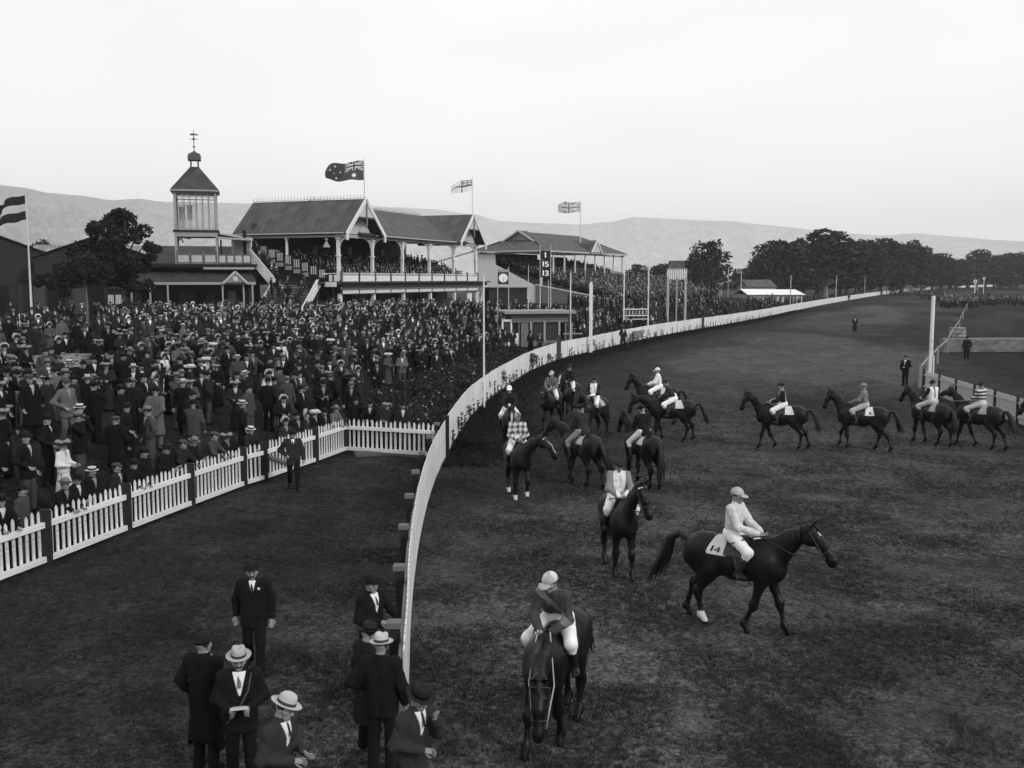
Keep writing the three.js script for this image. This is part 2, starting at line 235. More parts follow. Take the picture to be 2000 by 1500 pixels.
  // ground floor
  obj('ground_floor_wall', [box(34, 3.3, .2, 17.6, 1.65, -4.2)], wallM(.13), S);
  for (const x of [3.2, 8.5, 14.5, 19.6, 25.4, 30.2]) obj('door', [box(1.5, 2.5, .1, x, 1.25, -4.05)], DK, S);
  for (const x of [5.9, 11.5, 22.4]) { const w = obj('window', box(1.3, 1.1, .06, x, 1.75, -4.06), M(.03, .2), S); obj('window_frame', [box(1.5, .1, .1, x, 2.35, -4.02), box(1.5, .1, .1, x, 1.15, -4.02), box(.07, 1.1, .1, x, 1.75, -4.02)], wallM(.3), w); }
  obj('door_leaf', [box(1.5, 2.35, .1, 33.2, 1.2, -.1)], WH, S);
  for (const [x, z] of [[-.6, -2.4], [-.6, -4.6], [2, -1.2]]) obj('ground_floor_post', box(.16, 3.3, .16, x, 1.65, z), M(.06), S);
  obj('end_brace', [bar([35.3, 0, .3], [36.6, 3.1, .6], .18), box(.2, 3.3, .2, 36.2, 1.65, .2)], wallM(.45), S);
  obj('rear_brace', bar([33, 5.4, -8], [35, 7.6, -.4], .12), M(.05), S);
  // roofs
  const rm = roofM(.105);
  obj('main_roof', [slab([3.6, EV, .75], [31.4, EV, .75], [31.4, RG, -6], [3.6, RG, -6], .1), slab([3.6, RG, -6], [31.4, RG, -6], [31.4, EV, -12.8], [3.6, EV, -12.8], .1)], rm, S);
  for (const x0 of [0, 28]) {
    const a = x0 - .55, b = x0 + 7.55, c = x0 + 3.5, zf = 1.35, zb = x0 ? -9 : -13.2;
    const w = obj('wing_roof', [slab([a, EV - .03, zf], [a, EV - .03, zb], [c, RG + .05, zb], [c, RG + .05, zf], .1), slab([b, EV - .03, zb], [b, EV - .03, zf], [c, RG + .05, zf], [c, RG + .05, zb], .1)], rm, S);
    obj('bargeboard', [bar([a - .02, EV - .12, zf + .05], [c, RG - .05, zf + .05], .12, .44), bar([b + .02, EV - .12, zf + .05], [c, RG - .05, zf + .05], .12, .44), box(.3, .6, .16, a + .1, EV - .4, zf + .05), box(.3, .6, .16, b - .1, EV - .4, zf + .05)], WH, w);
    obj('gable_infill', [poly([[c - 1.75, RG - 1.95], [c + 1.75, RG - 1.95], [c + .1, RG - .35], [c - .1, RG - .35]], .06).translate(0, 0, zf - .05), poly([[c - 2.9, EV + .05], [c + 2.9, EV + .05], [c + 1.2, RG - 1.7], [c - 1.2, RG - 1.7]], .08).translate(0, 0, .15)], wallM(.6), w);
    obj('king_post', [box(.14, 2.7, .12, c, RG - 1.4, zf + .1), cyl(.05, .12, .4, c, RG - 3.1, zf + .1)], M(.2), w);
    obj('collar_tie', box(3.6, .16, .14, c, RG - 1.98, zf + .02), M(.09), w);
    if (!x0) obj('rear_gable', poly([[a + .6, EV], [b - .6, EV], [c, RG - .2]], .1).translate(0, 0, zb + .4), wallM(.4), w);
    const cr = []; for (let z = zf - .2; z > zb; z -= .42) cr.push(new THREE.ConeGeometry(.045, .5, 4).translate(c, RG + .35, z), box(.03, .1, .1, c, RG + .42, z)); cr.push(box(.05, .06, zf - zb, c, RG + .16, (zf + zb) / 2)); if (!x0) obj('ridge_cresting', cr, M(.5), w);
  }
  const cr = []; for (let x = 4.2; x < 30; x += .42) cr.push(new THREE.ConeGeometry(.05, .55, 4).translate(x, RG + .35, -6), box(.12, .08, .03, x, RG + .45, -6)); cr.push(box(27, .08, .06, 17.3, RG + .1, -6)); obj('ridge_cresting', cr, M(.35), S);
  // stair on the end: upper flight along the side wall, landing, lower flight to the lawn
  const lm = wallM(.72), st = obj('stair', [...[...Array(12)].map((_, i) => box(.34, .1, 5.2, -2.3 - i * .29, D0 - .1 - i * .29, -4.0)), ...[...Array(11)].map((_, i) => box(1.6, .1, .36, -1.2, D0 + .2 + i * .27, -7 - i * .27)), box(2.0, .14, 6, -1.15, D0 - .07, -4)], M(.05), S);
  for (const z of [-1.3, -6.7]) obj('stringer', [bar([-1.9, D0 - .05, z], [-5.6, -.1 - .1, z], .1, .95), bar([-1.9, D0 + .32, z], [-5.6, .3, z], .14, .1)], lm, st);
  obj('stringer', [bar([-2.05, D0 - .1, -6.7], [-2.05, D0 + 3.1, -9.8], .1, 1.0), bar([-2.05, D0 + .45, -6.7], [-2.05, D0 + 3.6, -9.8], .14, .09)], lm, st);
  obj('landing_rail', box(.1, .5, 1.4, -1.0, D0 - .2, -.4), lm, st); obj('landing_rail', box(1.2, .1, .1, -.8, D0 + .9, -1.2), lm, st);
  for (const g of [box(.26, 9, .26, -2.2, 4.5, -10.2), box(.14, 3.4, .14, -2.1, 1.7, -6.9), box(.14, 4.3, .14, -1.9, 2.15, -1.3), box(.12, 4.4, .12, -.8, 2.2, -.2)]) obj('stair_post', g, DK, st);
}
// ---------------------------------------------------------------- clubhouse with look-out tower
const club = thing('clubhouse', 'clubhouse with glazed look-out tower, roof balcony and gabled entrance porch', 'clubhouse', [-32.75, PL, 104], .27);
{
  const S = club, LT = wallM(.36), LT2 = wallM(.5), DR = roofM(.045), w = 2.03, d = 3.9;
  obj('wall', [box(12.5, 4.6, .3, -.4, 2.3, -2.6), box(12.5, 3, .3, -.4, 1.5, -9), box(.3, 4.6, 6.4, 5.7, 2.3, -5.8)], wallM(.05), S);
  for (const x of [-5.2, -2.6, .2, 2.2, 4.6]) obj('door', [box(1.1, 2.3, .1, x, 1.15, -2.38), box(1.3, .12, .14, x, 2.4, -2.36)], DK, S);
  obj('window', [box(.8, 1.4, .08, 3.4, 1.9, -2.4)], wallM(.25), S);
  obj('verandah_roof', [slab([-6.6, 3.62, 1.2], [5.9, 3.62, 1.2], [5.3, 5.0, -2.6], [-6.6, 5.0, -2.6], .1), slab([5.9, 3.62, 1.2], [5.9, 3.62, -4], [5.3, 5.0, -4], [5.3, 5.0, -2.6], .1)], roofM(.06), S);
  obj('verandah_beam', [box(12.4, .28, .16, -.35, 3.42, 1.1)], LT, S);
  for (const x of [-6.4, -4.6, -2.9, 2.5, 4.6, 5.5]) obj('verandah_post', box(.17, 3.4, .17, x, 1.7, 1.05), LT, S);
  obj('floor_step', [box(13, .24, 4.2, -.3, .12, -.6), box(3, .12, 1, 3.6, .06, 1.9)], wallM(.15), S);
  const pg = obj('entrance_gable', poly([[2.75, 3.5], [4.85, 3.5], [3.8, 4.5]], .12).translate(0, 0, 1.5), wallM(.3), S);
  obj('bargeboard', [bar([2.55, 3.4, 1.7], [3.8, 4.62, 1.7], .12, .22), bar([5.05, 3.4, 1.7], [3.8, 4.62, 1.7], .12, .22)], LT2, pg);
  obj('round_emblem', new THREE.CylinderGeometry(.26, .26, .08, 20).rotateX(Math.PI / 2).translate(3.8, 3.9, 1.68), wallM(.6), pg);
  obj('gable_roof', [slab([2.5, 3.4, 1.65], [2.5, 3.4, -.8], [3.8, 4.66, -.8], [3.8, 4.66, 1.65], .08), slab([5.1, 3.4, -.8], [5.1, 3.4, 1.65], [3.8, 4.66, 1.65], [3.8, 4.66, -.8], .08)], DR, pg);
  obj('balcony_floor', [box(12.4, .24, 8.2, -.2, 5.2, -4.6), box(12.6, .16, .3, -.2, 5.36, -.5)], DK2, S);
  obj('balcony_fascia', box(5.2, .22, .12, 3.2, 4.98, -.42), LT, S);
  // tower
  const t = obj('tower_frame', [...[[-w, -.6], [w, -.6], [-w, -.6 - d], [w, -.6 - d]].map(([x, z]) => box(.24, 7.75, .24, x, 9.1, z)), ...[-.6, -.6 - d].map(z => box(4.3, .16, .26, 0, 5.45, z)), ...[-.6, -.6 - d].map(z => box(4.3, .5, .22, 0, 8.5, z)), ...[-w, w].map(x => box(.2, .5, d, x, 8.5, -.6 - d / 2))], LT, S);
  obj('tower_string_course', [box(4.6, .2, d + .5, 0, 8.85, -.6 - d / 2)], DK2, t);
  obj('tower_valance', [tubes([[-1.85, 7.75, -.5], [-1.4, 8.2, -.5], [-.7, 8.05, -.5], [-.2, 8.25, -.5]], [.06, .09, .09, .05], 5), bar([-1.3, 7.6, -.5], [-1.5, 8.2, -.5], .12)], DK2, t);
  for (let i = 0; i < 3; i++) { const x = -1.33 + i * 1.33; const p = obj('balcony_panel', [box(1.05, .72, .05, x, 5.98, -.5)], LT2, t); obj('panel_frame', [box(1.3, .12, .1, x, 6.42, -.48), box(1.3, .1, .1, x, 5.56, -.48), box(.14, 1.5, .12, x - .62, 6.1, -.47), box(.14, 1.5, .12, x + .62, 6.1, -.47)], wallM(.14), p); }
  // glazing: six lights a side with a transom row on top
  const gl = [];
  for (const [side, n] of [[0, 6], [1, 6], [2, 6], [3, 6]]) {
    const fr = []; const L2 = side % 2 ? d : 2 * w;
    for (let i = 0; i < n; i++) {
      const a = -L2 / 2 + .12 + (L2 - .24) * i / n, b = a + (L2 - .24) / n, put = g => { if (side === 0) g.translate(0, 0, -.6); if (side === 1) g.rotateY(Math.PI / 2).translate(w, 0, -.6 - d / 2); if (side === 2) g.translate(0, 0, -.6 - d); if (side === 3) g.rotateY(Math.PI / 2).translate(-w, 0, -.6 - d / 2); return g; };
      const pane = obj('pane', put(new THREE.PlaneGeometry(b - a, 3.85).translate((a + b) / 2, 10.95, 0)), glass, t);
      fr.push(put(box(.07, 3.9, .07, b, 10.95, 0)));
      if (!i) fr.push(put(box(L2 - .2, .09, .07, 0, 12.35, 0)), put(box(L2 - .2, .1, .08, 0, 9.05, 0)), put(box(L2, .2, .1, 0, 12.85, 0)));
      if (i < 3) fr.push(put(box(b - a, .04, .05, (a + b) / 2, 11.7, 0)));
    }
    obj('glazing_bar', fr, LT, t);
  }
  obj('blind', [box(.62, 2.3, .03, -1.5, 10.4, -3.9), box(.5, 1.6, .03, -.7, 10.9, -3.9)], wallM(.6), t);
  const e = 2.42, rf = obj('tower_roof', [[[-e, e], [e, e]], [[e, e], [e, -e]], [[e, -e], [-e, -e]], [[-e, -e], [-e, e]]].map(([a, b]) => slab([a[0], 13.05, a[1] - .6 - d / 2], [b[0], 13.05, b[1] - .6 - d / 2], [b[0] * .2, 15.5, b[1] * .2 - .6 - d / 2], [a[0] * .2, 15.5, a[1] * .2 - .6 - d / 2], .08)), roofM(.075), t);
  const zc = -.6 - d / 2;
  obj('tower_eave', [box(2 * e, .16, .16, 0, 12.98, zc + e - .06), box(2 * e, .16, .16, 0, 12.98, zc - e + .06), box(.16, .16, 2 * e - .3, e - .06, 12.98, zc), box(.16, .16, 2 * e - .3, -e + .06, 12.98, zc), box(4.5, .14, d + .5, 0, 12.86, zc)], LT, rf);
  obj('cupola', [...[-1, 1].flatMap(i => [-1, 1].map(j => box(.14, .9, .14, i * .36, 15.9, zc + j * .36))), box(1.0, .14, 1.0, 0, 15.5, zc), box(1.3, .5, 1.3, 0, 16.5, zc), box(1.15, .2, 1.15, 0, 16.85, zc), new THREE.ConeGeometry(.7, .4, 4).rotateY(Math.PI / 4).translate(0, 17.1, zc)], M(.09), rf);
  obj('weather_vane', [cyl(.05, .03, 2.3, 0, 17.1, zc, 6), cyl(.11, .11, .16, 0, 17.6, zc), cyl(.12, .12, .2, 0, 18.4, zc), box(.9, .04, .04, 0, 18.45, zc), box(.04, .04, .9, 0, 18.45, zc), box(.5, .18, .03, -.1, 18.95, zc), new THREE.ConeGeometry(.12, .3, 4).rotateZ(-Math.PI / 2).translate(.35, 18.95, zc)], M(.05), rf);
  // open roof balcony beside the tower
  obj('balcony_roof', [slab([2.15, 8.15, -.2], [5.75, 7.95, -.2], [5.6, 8.55, -5], [2.15, 8.9, -5], .1), slab([2.15, 8.62, -1.2], [5.4, 8.1, -1.2], [5.4, 8.2, -4.6], [2.15, 8.7, -4.6], .06)], wallM(.4), S);
  for (const [x, z] of [[3.6, -.6], [5.2, -.6], [2.4, -4.6], [5.2, -4.6]]) obj('balcony_post', box(.18, 2.8, .18, x, 6.7, z), M(.13), S);
  for (let i = 0; i < 4; i++) { const x = 2.55 + i * .82; const p = obj('balcony_panel', box(.62, .7, .05, x, 5.95, -.45), LT2, S); obj('panel_frame', [box(.82, .1, .1, x, 6.4, -.45), box(.82, .1, .1, x, 5.5, -.45), box(.1, 1.1, .1, x + .41, 5.95, -.45)], wallM(.12), p); }
  obj('bridge', [box(3.2, .3, 1.8, 7.0, 5.55, -3.4), box(3.2, 1.05, .06, 7.0, 6.3, -2.5), box(3.2, .08, .12, 7, 6.9, -2.5), box(.24, 7, .24, 8.2, 3.5, -2.4)], wallM(.3), S);
  obj('rear_roof', [slab([-6.5, 5.6, -9.5], [7, 5.6, -9.5], [6, 7.7, -14], [-5, 7.7, -14], .1)], DR, S);
  obj('rear_wall', [box(13, 5.6, .3, 0, 2.8, -9.7)], wallM(.06), S);
}
// ---------------------------------------------------------------- far stand with its terraces
const stand2 = thing('public_stand', 'long hip-roofed stand with white end wall above packed open terraces', 'grandstand', [4.75, PL, 160], Math.atan2(.867, .498));
{
  const S = stand2, EV = 8.5, RG = 11.7, L = 32, D = 12, rm = roofM(.12);
  const rf = obj('roof', [slab([-.8, EV, .8], [L + .8, EV, .8], [L - 6, RG, -6], [6, RG, -6], .1), slab([L + .8, EV, .8], [L + .8, EV, -D - .8], [L - 6, RG, -6], [L - 6, RG, -6], .1), slab([L + .8, EV, -D - .8], [-.8, EV, -D - .8], [6, RG, -6], [L - 6, RG, -6], .1), slab([-.8, EV, -D - .8], [-.8, EV, .8], [3.4, EV + 1.75, -3.6], [3.4, EV + 1.75, -8.4], .1)], rm, S);
  const gb = obj('gablet', poly([[-2.6, EV + 1.7], [2.6, EV + 1.7], [0, RG]], .1).rotateY(-Math.PI / 2).translate(3.6, 0, -6), wallM(.3), rf);
  obj('gablet_roof', [slab([2.9, RG + .12, -6], [6.2, RG + .12, -6], [6.2, EV + 1.5, -2.9], [2.9, EV + 1.5, -2.9], .1), slab([2.9, EV + 1.5, -9.1], [6.2, EV + 1.5, -9.1], [6.2, RG + .12, -6], [2.9, RG + .12, -6], .1)], rm, gb);
  obj('bargeboard', [bar([2.85, EV + 1.5, -2.9], [2.85, RG + .1, -6], .12, .26), bar([2.85, EV + 1.5, -9.1], [2.85, RG + .1, -6], .12, .26)], wallM(.55), gb);
  const fg = obj('front_gable', poly([[16.6, EV], [20.4, EV], [18.5, EV + 1.9]], .1).translate(0, 0, .9), wallM(.55), rf);
  obj('bargeboard', [bar([16.3, EV - .1, 1.1], [18.5, EV + 2.05, 1.1], .12, .26), bar([20.7, EV - .1, 1.1], [18.5, EV + 2.05, 1.1], .12, .26)], WH, fg);
  obj('gablet_roof', [slab([16.2, EV - .1, 1.05], [18.5, EV + 2.1, 1.05], [18.5, EV + 2.1, -4], [16.2, EV + .3, -1], .08), slab([18.5, EV + 2.1, 1.05], [20.8, EV - .1, 1.05], [20.8, EV + .3, -1], [18.5, EV + 2.1, -4], .08)], rm, fg);
  obj('fascia', [box(L + 1.4, .26, .14, L / 2, EV - .16, .72), box(.14, .26, D + 1.4, -.72, EV - .16, -6), box(L + 1.2, .2, .2, L / 2, EV - .45, .1), box(.2, .2, D, -.05, EV - .45, -6)], wallM(.5), S);
  for (let i = 0; i <= 8; i++) obj('column', [box(.22, EV - 2.2, .22, i * 4, 2.2 + (EV - 2.2) / 2, 0)], WH, S);
  obj('end_wall', poly([[-D, 0], [-D, EV - .4], [-8.6, EV - .4], [-8.6, 6.2], [-1.0, 2.75], [-1.0, 0], [-2.6, 0], [-2.6, 2.4], [-10.8, 2.4], [-10.8, 0]], .25).rotateY(-Math.PI / 2).translate(.1, 0, 0), wallM(.75), S);
  obj('end_lintel', box(.3, .16, 8.6, -.12, 2.5, -6.7), M(.25), S);
  obj('undercroft', [box(.2, 2.4, 8.4, 1.6, 1.2, -6.7), ...[-3.6, -5.6, -8.6].map(z => box(.3, 2.4, .5, .6, 1.2, z))], M(.03), S);
  obj('back_wall', [box(L * .62, EV - .5, .2, L * .31, EV / 2, -D + .4), box(L, 6.4, .2, L / 2, 3.2, -D + .3), box(L * .3, 2, .2, L * .85, EV - 1.5, -D + .4)], wallM(.07), S);
  obj('terrace_end_wall', poly([[-1, 0], [-1, 2.9], [13.2, .5], [13.2, 0]], .2).rotateY(-Math.PI / 2).translate(-.1, 0, 0), wallM(.16), S); obj('terrace_coping', bar([-.2, 2.98, -1], [-.2, .58, 13.2], .3, .12), WH, S);
  for (let i = 0; i < 17; i++) { const z = 12.4 - i * 1.35, y = .35 * (i + 1); obj('terrace_step', box(z > .5 ? 50 : L, y, 1.35, z > .5 ? 25 : L / 2, y / 2, z), M(.045), S); }
}
// ---------------------------------------------------------------- low dark sheds on the town side, houses, marquee
function shed(label, pos, yaw, w, h, d, rise, wallC, roofC, doors = 3, cat = 'shed', end = 0) {
  const t = thing('gabled_building', label, cat, pos, yaw);
  obj('wall', [box(w, h, .25, 0, h / 2, d / 2), box(w, h, .25, 0, h / 2, -d / 2), box(.25, h, d, w / 2, h / 2, 0), box(.25, h, d, -w / 2, h / 2, 0), poly([[-d / 2, h], [d / 2, h], [0, h + rise]], .25).rotateY(Math.PI / 2).translate(-w / 2, 0, 0), poly([[-d / 2, h], [d / 2, h], [0, h + rise]], .25).rotateY(Math.PI / 2).translate(w / 2 - .25, 0, 0)], wallM(wallC), t);
  obj('roof', [slab([-w / 2 - .4, h - .1, d / 2 + .5], [w / 2 + .4, h - .1, d / 2 + .5], [w / 2 + .4, h + rise + .1, 0], [-w / 2 - .4, h + rise + .1, 0], .1), slab([w / 2 + .4, h - .1, -d / 2 - .5], [-w / 2 - .4, h - .1, -d / 2 - .5], [-w / 2 - .4, h + rise + .1, 0], [w / 2 + .4, h + rise + .1, 0], .1)], roofM(roofC), t);
  for (let i = 0; i < doors; i++) { const x = -w / 2 + w * (i + .5) / doors; const o = obj('door', box(Math.min(2.6, w / doors * .5), h * .78, .1, x, h * .39, d / 2 + .13), M(.012), t); obj('door_frame', [box(Math.min(2.9, w / doors * .55), .14, .14, x, h * .8, d / 2 + .15)], wallM(wallC * 1.3), o); }
  for (let i = 0; i < end; i++) { const z = -d / 2 + d * (i + .5) / end; obj('end_door', box(.1, h * .5, d / end * .42, w / 2 + .08, h * .25, z), M(.012), t); obj('end_pier', box(.14, h * .52, d / end * .3, w / 2 + .1, h * .26, z + d / end * .42), wallM(.05), t); }
  return t;
}
const shp = px => A(px, 545, 112)[0];
shed('dark gabled shed with open doorways beside the flagpole', [shp(0) - 4.6, PL, 121], .47 - Math.PI / 2, 20, 6.3, 12.4, 2.4, .02, .015, 0, 'shed', 3);
shed('dark gabled shed half hidden behind the spreading tree', [shp(212) - 4.2, PL, 121], .3 - Math.PI / 2, 20, 6.3, 12.2, 2.2, .02, .015, 0, 'shed', 3);
shed('pale iron-roofed shed showing between the two dark gables', [-56, PL, 146], .35, 24, 6.0, 10, 2.6, .2, .34, 2);
shed('house with dark hipped roof behind the terraces', [49, .5, 270], .2, 13, 6.2, 9, 4.2, .3, .1, 2, 'house');
shed('small pale cottage under the broad gum tree', [64, 0, 262], .3, 8, 4.0, 6, 1.8, .4, .12, 2, 'house');
shed('distant cottage with pale walls beyond the marquee', [86, 0, 330], .1, 10, 4.0, 7, 2.4, .3, .14, 2, 'house');
{
  const t = thing('refreshment_marquee', 'long low refreshment pavilion with white roof beside the course', 'pavilion', [57, .4, 222], .42);
  obj('wall', [box(15, 2.3, .15, 0, 1.15, 2.6), box(15, 2.4, .15, 0, 1.2, -2.6), box(.15, 2.4, 5.2, -7.5, 1.2, 0), box(.15, 2.4, 5.2, 7.5, 1.2, 0)], wallM(.22), t);
  obj('roof', [slab([-7.9, 2.3, 3.1], [7.9, 2.2, 3.1], [7.6, 3.3, 0], [-7.6, 3.5, 0], .08), slab([7.9, 2.2, -3.1], [-7.9, 2.3, -3.1], [-7.6, 3.5, 0], [7.6, 3.3, 0], .08)], white(.86), t);
  for (let i = 0; i < 6; i++) obj('wall_panel', box(1.9, 1.6, .05, -6.2 + i * 2.5, 1.0, 2.71), wallM(i % 2 ? .4 : .16), t);
}
// ---------------------------------------------------------------- fences
const picketGeo = (h, w, t = .022) => poly([[-w / 2, 0], [w / 2, 0], [w / 2, h - w * .9], [0, h], [-w / 2, h - w * .9]], t).translate(0, 0, -t / 2);
const pk = [1.06, 1.03, 1.08].map(h => picketGeo(h, .075)), fW = [white(.74), white(.66), white(.8)];
function span(parent, a, b, o = {}) { // rails and single pickets between two ground points, in world coordinates relative to parent at the origin
  const dx = b[0] - a[0], dz = b[1] - a[1], L = Math.hypot(dx, dz), yaw = Math.atan2(dz, dx), n = Math.round(L / .182);
  const at = (s, y, off) => { const t = s / L; return [a[0] + dx * t + (dz / L) * off, y, -(a[1] + dz * t - (dx / L) * off)]; };
  for (const y of [.16, .9]) obj('rail', bar(at(.1, y, .06), at(L - .1, y, .06), .075, .12), fW[y > .5 ? 2 : 0], parent);
  for (let i = 1; i < n; i++) { const m = obj('picket', pk[i % 3], fW[Math.floor(rnd() * 3)], parent), p = at(L * i / n, .14, .0); m.position.set(...p); m.rotation.set(0, yaw, rr(-.02, .02)); }
  if (o.gate) obj('brace', bar(at(.15, .75, .09), at(L - .2, .25, .09), .05, .09), M(.12), parent);
}
function fpost(parent, p, h = 1.16, w = .25, m = M(.022)) { obj('post', [box(w, h, w, p[0], h / 2, -p[1], 0, .3), box(w * .8, .05, w * .8, p[0], h + .02, -p[1], 0, .3)], m, parent); }
{
  const f = thing('picket_fence', 'white picket fence with square dark posts holding back the lawn crowd', 'fence');
  for (let i = 1; i < PICK.length; i++) { const p = PICK[i]; if (i !== 1 && i !== 7) fpost(f, p); if (i + 1 < PICK.length && i !== 6) span(f, i === 1 ? PICK[0] : p, PICK[i + 1]); }
  const g = thing('picket_gate', 'small white picket gate with diagonal brace in the lawn fence', 'gate'); span(g, PICK[6], PICK[7], { gate: 1 });
  const c = thing('picket_fence', 'short white picket fence closing the paddock end below the rose bed', 'fence'); span(c, CORNER[0], CORNER[1]);
  obj('earth_board', [bar([-5.4, .05, -34.25], [-2.7, .04, -33.2], .05, .1), box(.9, .12, .5, -5.0, .06, -33.9, 0, .3)], M(.1), c);
}
{ // close-paled fence between paddock and course
  const f = thing('paling_fence', 'white close-boarded fence with dark capped posts between paddock and course', 'fence');
  const pts = railPts.filter(p => p.z > 12.5 && p.z < 33.6), c = new THREE.CatmullRomCurve3(pts), len = c.getLength(), n = Math.round(len / .104), gs = [1.26, 1.24, 1.27].map(h => box(.094, h, .022, 0, h / 2 + .02, 0));
  const sp = c.getSpacedPoints(n);
  for (let i = 0; i < n; i++) { const p = sp[i], q = sp[Math.min(i + 1, n)], w = (i % 26) / 26, m = obj('pale', gs[i % 3], fW[Math.floor(rnd() * 3)], f); m.position.set(p.x, 0, -p.z); m.rotation.y = Math.atan2(q.z - p.z, q.x - p.x); m.scale.y = .965 + .035 * smooth(0, .12, Math.min(w, 1 - w)); }
  for (const y of [.3, 1.05]) for (let i = 0; i + 26 <= n; i += 26) obj('rail', bar([sp[i].x - .05, y, -sp[i].z], [sp[i + 26].x - .05, y, -sp[i + 26].z], .06, .09), M(.2), f);
  for (let i = 6; i < n - 8; i += 26) { const p = sp[i], o = obj('post', box(.13, 1.3, .15, p.x - .14, .65, -p.z), M(.022), f); obj('post_cap', box(.19, .08, .2, p.x - .15, 1.35, -p.z), M(.13), o); }
  obj('end_post', box(.2, 1.42, .24, sp[n].x + .02, .71, -sp[n].z - .12), M(.02), f);
}
const railSide = (s) => { const p = RAIL.getPointAt(s), t = RAIL.getTangentAt(s); return [p, t]; };
const RL = RAIL.getLength(); let s34 = 0; while (RAIL.getPointAt(s34).z < 33.75) s34 += .0004;
{ // panelled running fence sweeping away along the course
  const f = thing('running_fence', 'long white panelled fence curving away along the course', 'fence');
  const pg = []; for (let k = 0; k < 3; k++) { const g = []; for (let i = 0; i < 20; i++) g.push(box(.122, 1.3 + (hash(i, k, 5) - .5) * .02, .024, -1.33 + .133 * (i + .5), .68, (hash(i, k, 9) - .5) * .012)); pg.push(merge(g)); }
  let n = 0;
  for (let s = s34; n < 118; s += 2.72 / RL, n++) {
    const [p, t] = railSide(s), [q] = railSide(s + 2.72 / RL), m = obj(n === 15 || n === 34 ? 'gate_board' : 'panel', pg[n % 3], n === 15 || n === 34 ? M(.06) : white([.82, .78, .8, .75][n % 4]), f);
    m.position.set((p.x + q.x) / 2, 0, -(p.z + q.z) / 2); m.rotation.y = Math.atan2(q.z - p.z, q.x - p.x); const L = Math.hypot(q.x - p.x, q.z - p.z); m.scale.set((L - .1) / 2.66, 1 + (hash(n, 2, 7) - .5) * .03, 1); m.rotation.z = (hash(n, 5, 1) - .5) * .012;
    if (n === 15 || n === 34) { m.scale.set(.36, n === 15 ? 1.42 : 1.2, 1.5); m.position.set(p.x, 0, -p.z); m.position.x += .1; obj('panel', pg[0], white(.8), f).copy(m, false); const w = f.children[f.children.length - 1]; w.name = 'panel'; w.geometry = pg[1]; w.material = white(.8); w.position.set((p.x + q.x) / 2, 0, -(p.z + q.z) / 2 - .02); w.scale.set((L - .05) / 2.66, 1, 1); }
    if (n < 60) obj('post', box(.12, 1.3, .12, p.x - t.z * .1, .65, -p.z - t.x * .1), M(.03), f);
  }
  const far = []; for (let s = s34 + 118 * 2.72 / RL; s < .995; s += .008) { const [p] = railSide(s), [q] = railSide(Math.min(1, s + .008)); far.push(bar([p.x, .7, -p.z], [q.x, .7, -q.z], .05, 1.3)); }
  const o = obj('far_panels', far, white(.8), f); o.userData.kind = 'stuff';
}
{ // inner side of the course
  const f = thing('inner_paling_fence', 'white paling fence with dark posts along the inner edge of the course', 'fence');
  const a = [20.6, 34], b = [22.4, 53.6], L = Math.hypot(b[0] - a[0], b[1] - a[1]), n = 8, yaw = Math.atan2(b[1] - a[1], b[0] - a[0]);
  const g = []; for (let i = 0; i < 20; i++) g.push(picketGeo(1.08 + .02 * hash(i, 3, 3), .082).translate(-1.2 + i * .122, .03, 0)); g.push(box(2.4, .09, .05, 0, .3, -.05), box(2.4, .09, .05, 0, .9, -.05)); const pg = merge(g.map(strip));
  for (let i = 0; i < n; i++) { const t = (i + .5) / n, m = obj('panel', pg, white([.4, .46, .38][i % 3]), f); m.position.set(lerp(a[0], b[0], t), 0, -lerp(a[1], b[1], t)); m.rotation.y = yaw; m.scale.x = L / n / 2.44; }
  for (let i = 0; i <= n; i++) { const t = i / n; obj('post', box(.08, 1.2, .09, lerp(a[0], b[0], t) - .06, .6, -lerp(a[1], b[1], t)), M(.03), f); }
  const r = thing('inner_rail', 'thin post and rail fence running down the inside of the course', 'fence');
  const q = [[22.9, 55.5], [26, 62], [30.5, 71], [36, 82], [44, 99], [54, 120], [68, 150], [90, 197]];
  for (let i = 0; i < q.length; i++) { obj('post', box(.14, 1.3, .14, q[i][0], .65, -q[i][1]), wallM(.22), r); if (i) obj('rail', bar([q[i - 1][0], 1.12, -q[i - 1][1]], [q[i][0], 1.12, -q[i][1]], .06, .09), wallM(.3), r); }
}
// ---------------------------------------------------------------- poles and posts
function pole(name, label, x, zf, base, top, r0, r1, m = WH, cat = 'pole', group) { const t = thing(name, label, cat, [x, base, zf], 0, group); obj('shaft', cyl(r0, r1, top - base, 0, 0, 0, 12), m, t); obj('cap', new THREE.SphereGeometry(r1 * 1.15, 10, 6).translate(0, top - base, 0), m, t); return t; }
pole('white_pole', 'tall slim white pole standing on the course side of the curving fence', -1.32, 46.6, 0, 6.2, .05, .035);
pole('white_pole', 'slim white pole behind the fence next to the judge box', 4.65, 79.2, .4, 6.5, .065, .045);
{ const t = thing('winning_post', 'thick white winning post standing at the curving fence', 'post', [6.45, 0, 81.4]); obj('shaft', [box(.27, 5.6, .2, 0, 2.85, 0), box(.2, .25, .15, 0, 5.7, 0)], WH, t); obj('footing', box(.24, 1.2, .3, .02, .6, .02), WH, t);
  const u = thing('winning_post', 'thick white winning post at the end of the inner paling fence', 'post', [23.0, 0, 54.4]); obj('shaft', [cyl(.105, .1, 4.9, 0, .2, 0, 14)], WH, u); obj('cap', new THREE.SphereGeometry(.1, 12, 6, 0, 6.3, 0, 1.57).scale(1, .5, 1).translate(0, 5.1, 0), WH, u); obj('stay', [bar([-.13, 0, .2], [-.1, 1.9, .14], .05), bar([.13, 0, .2], [.1, 1.9, .14], .05)], WH, u); }
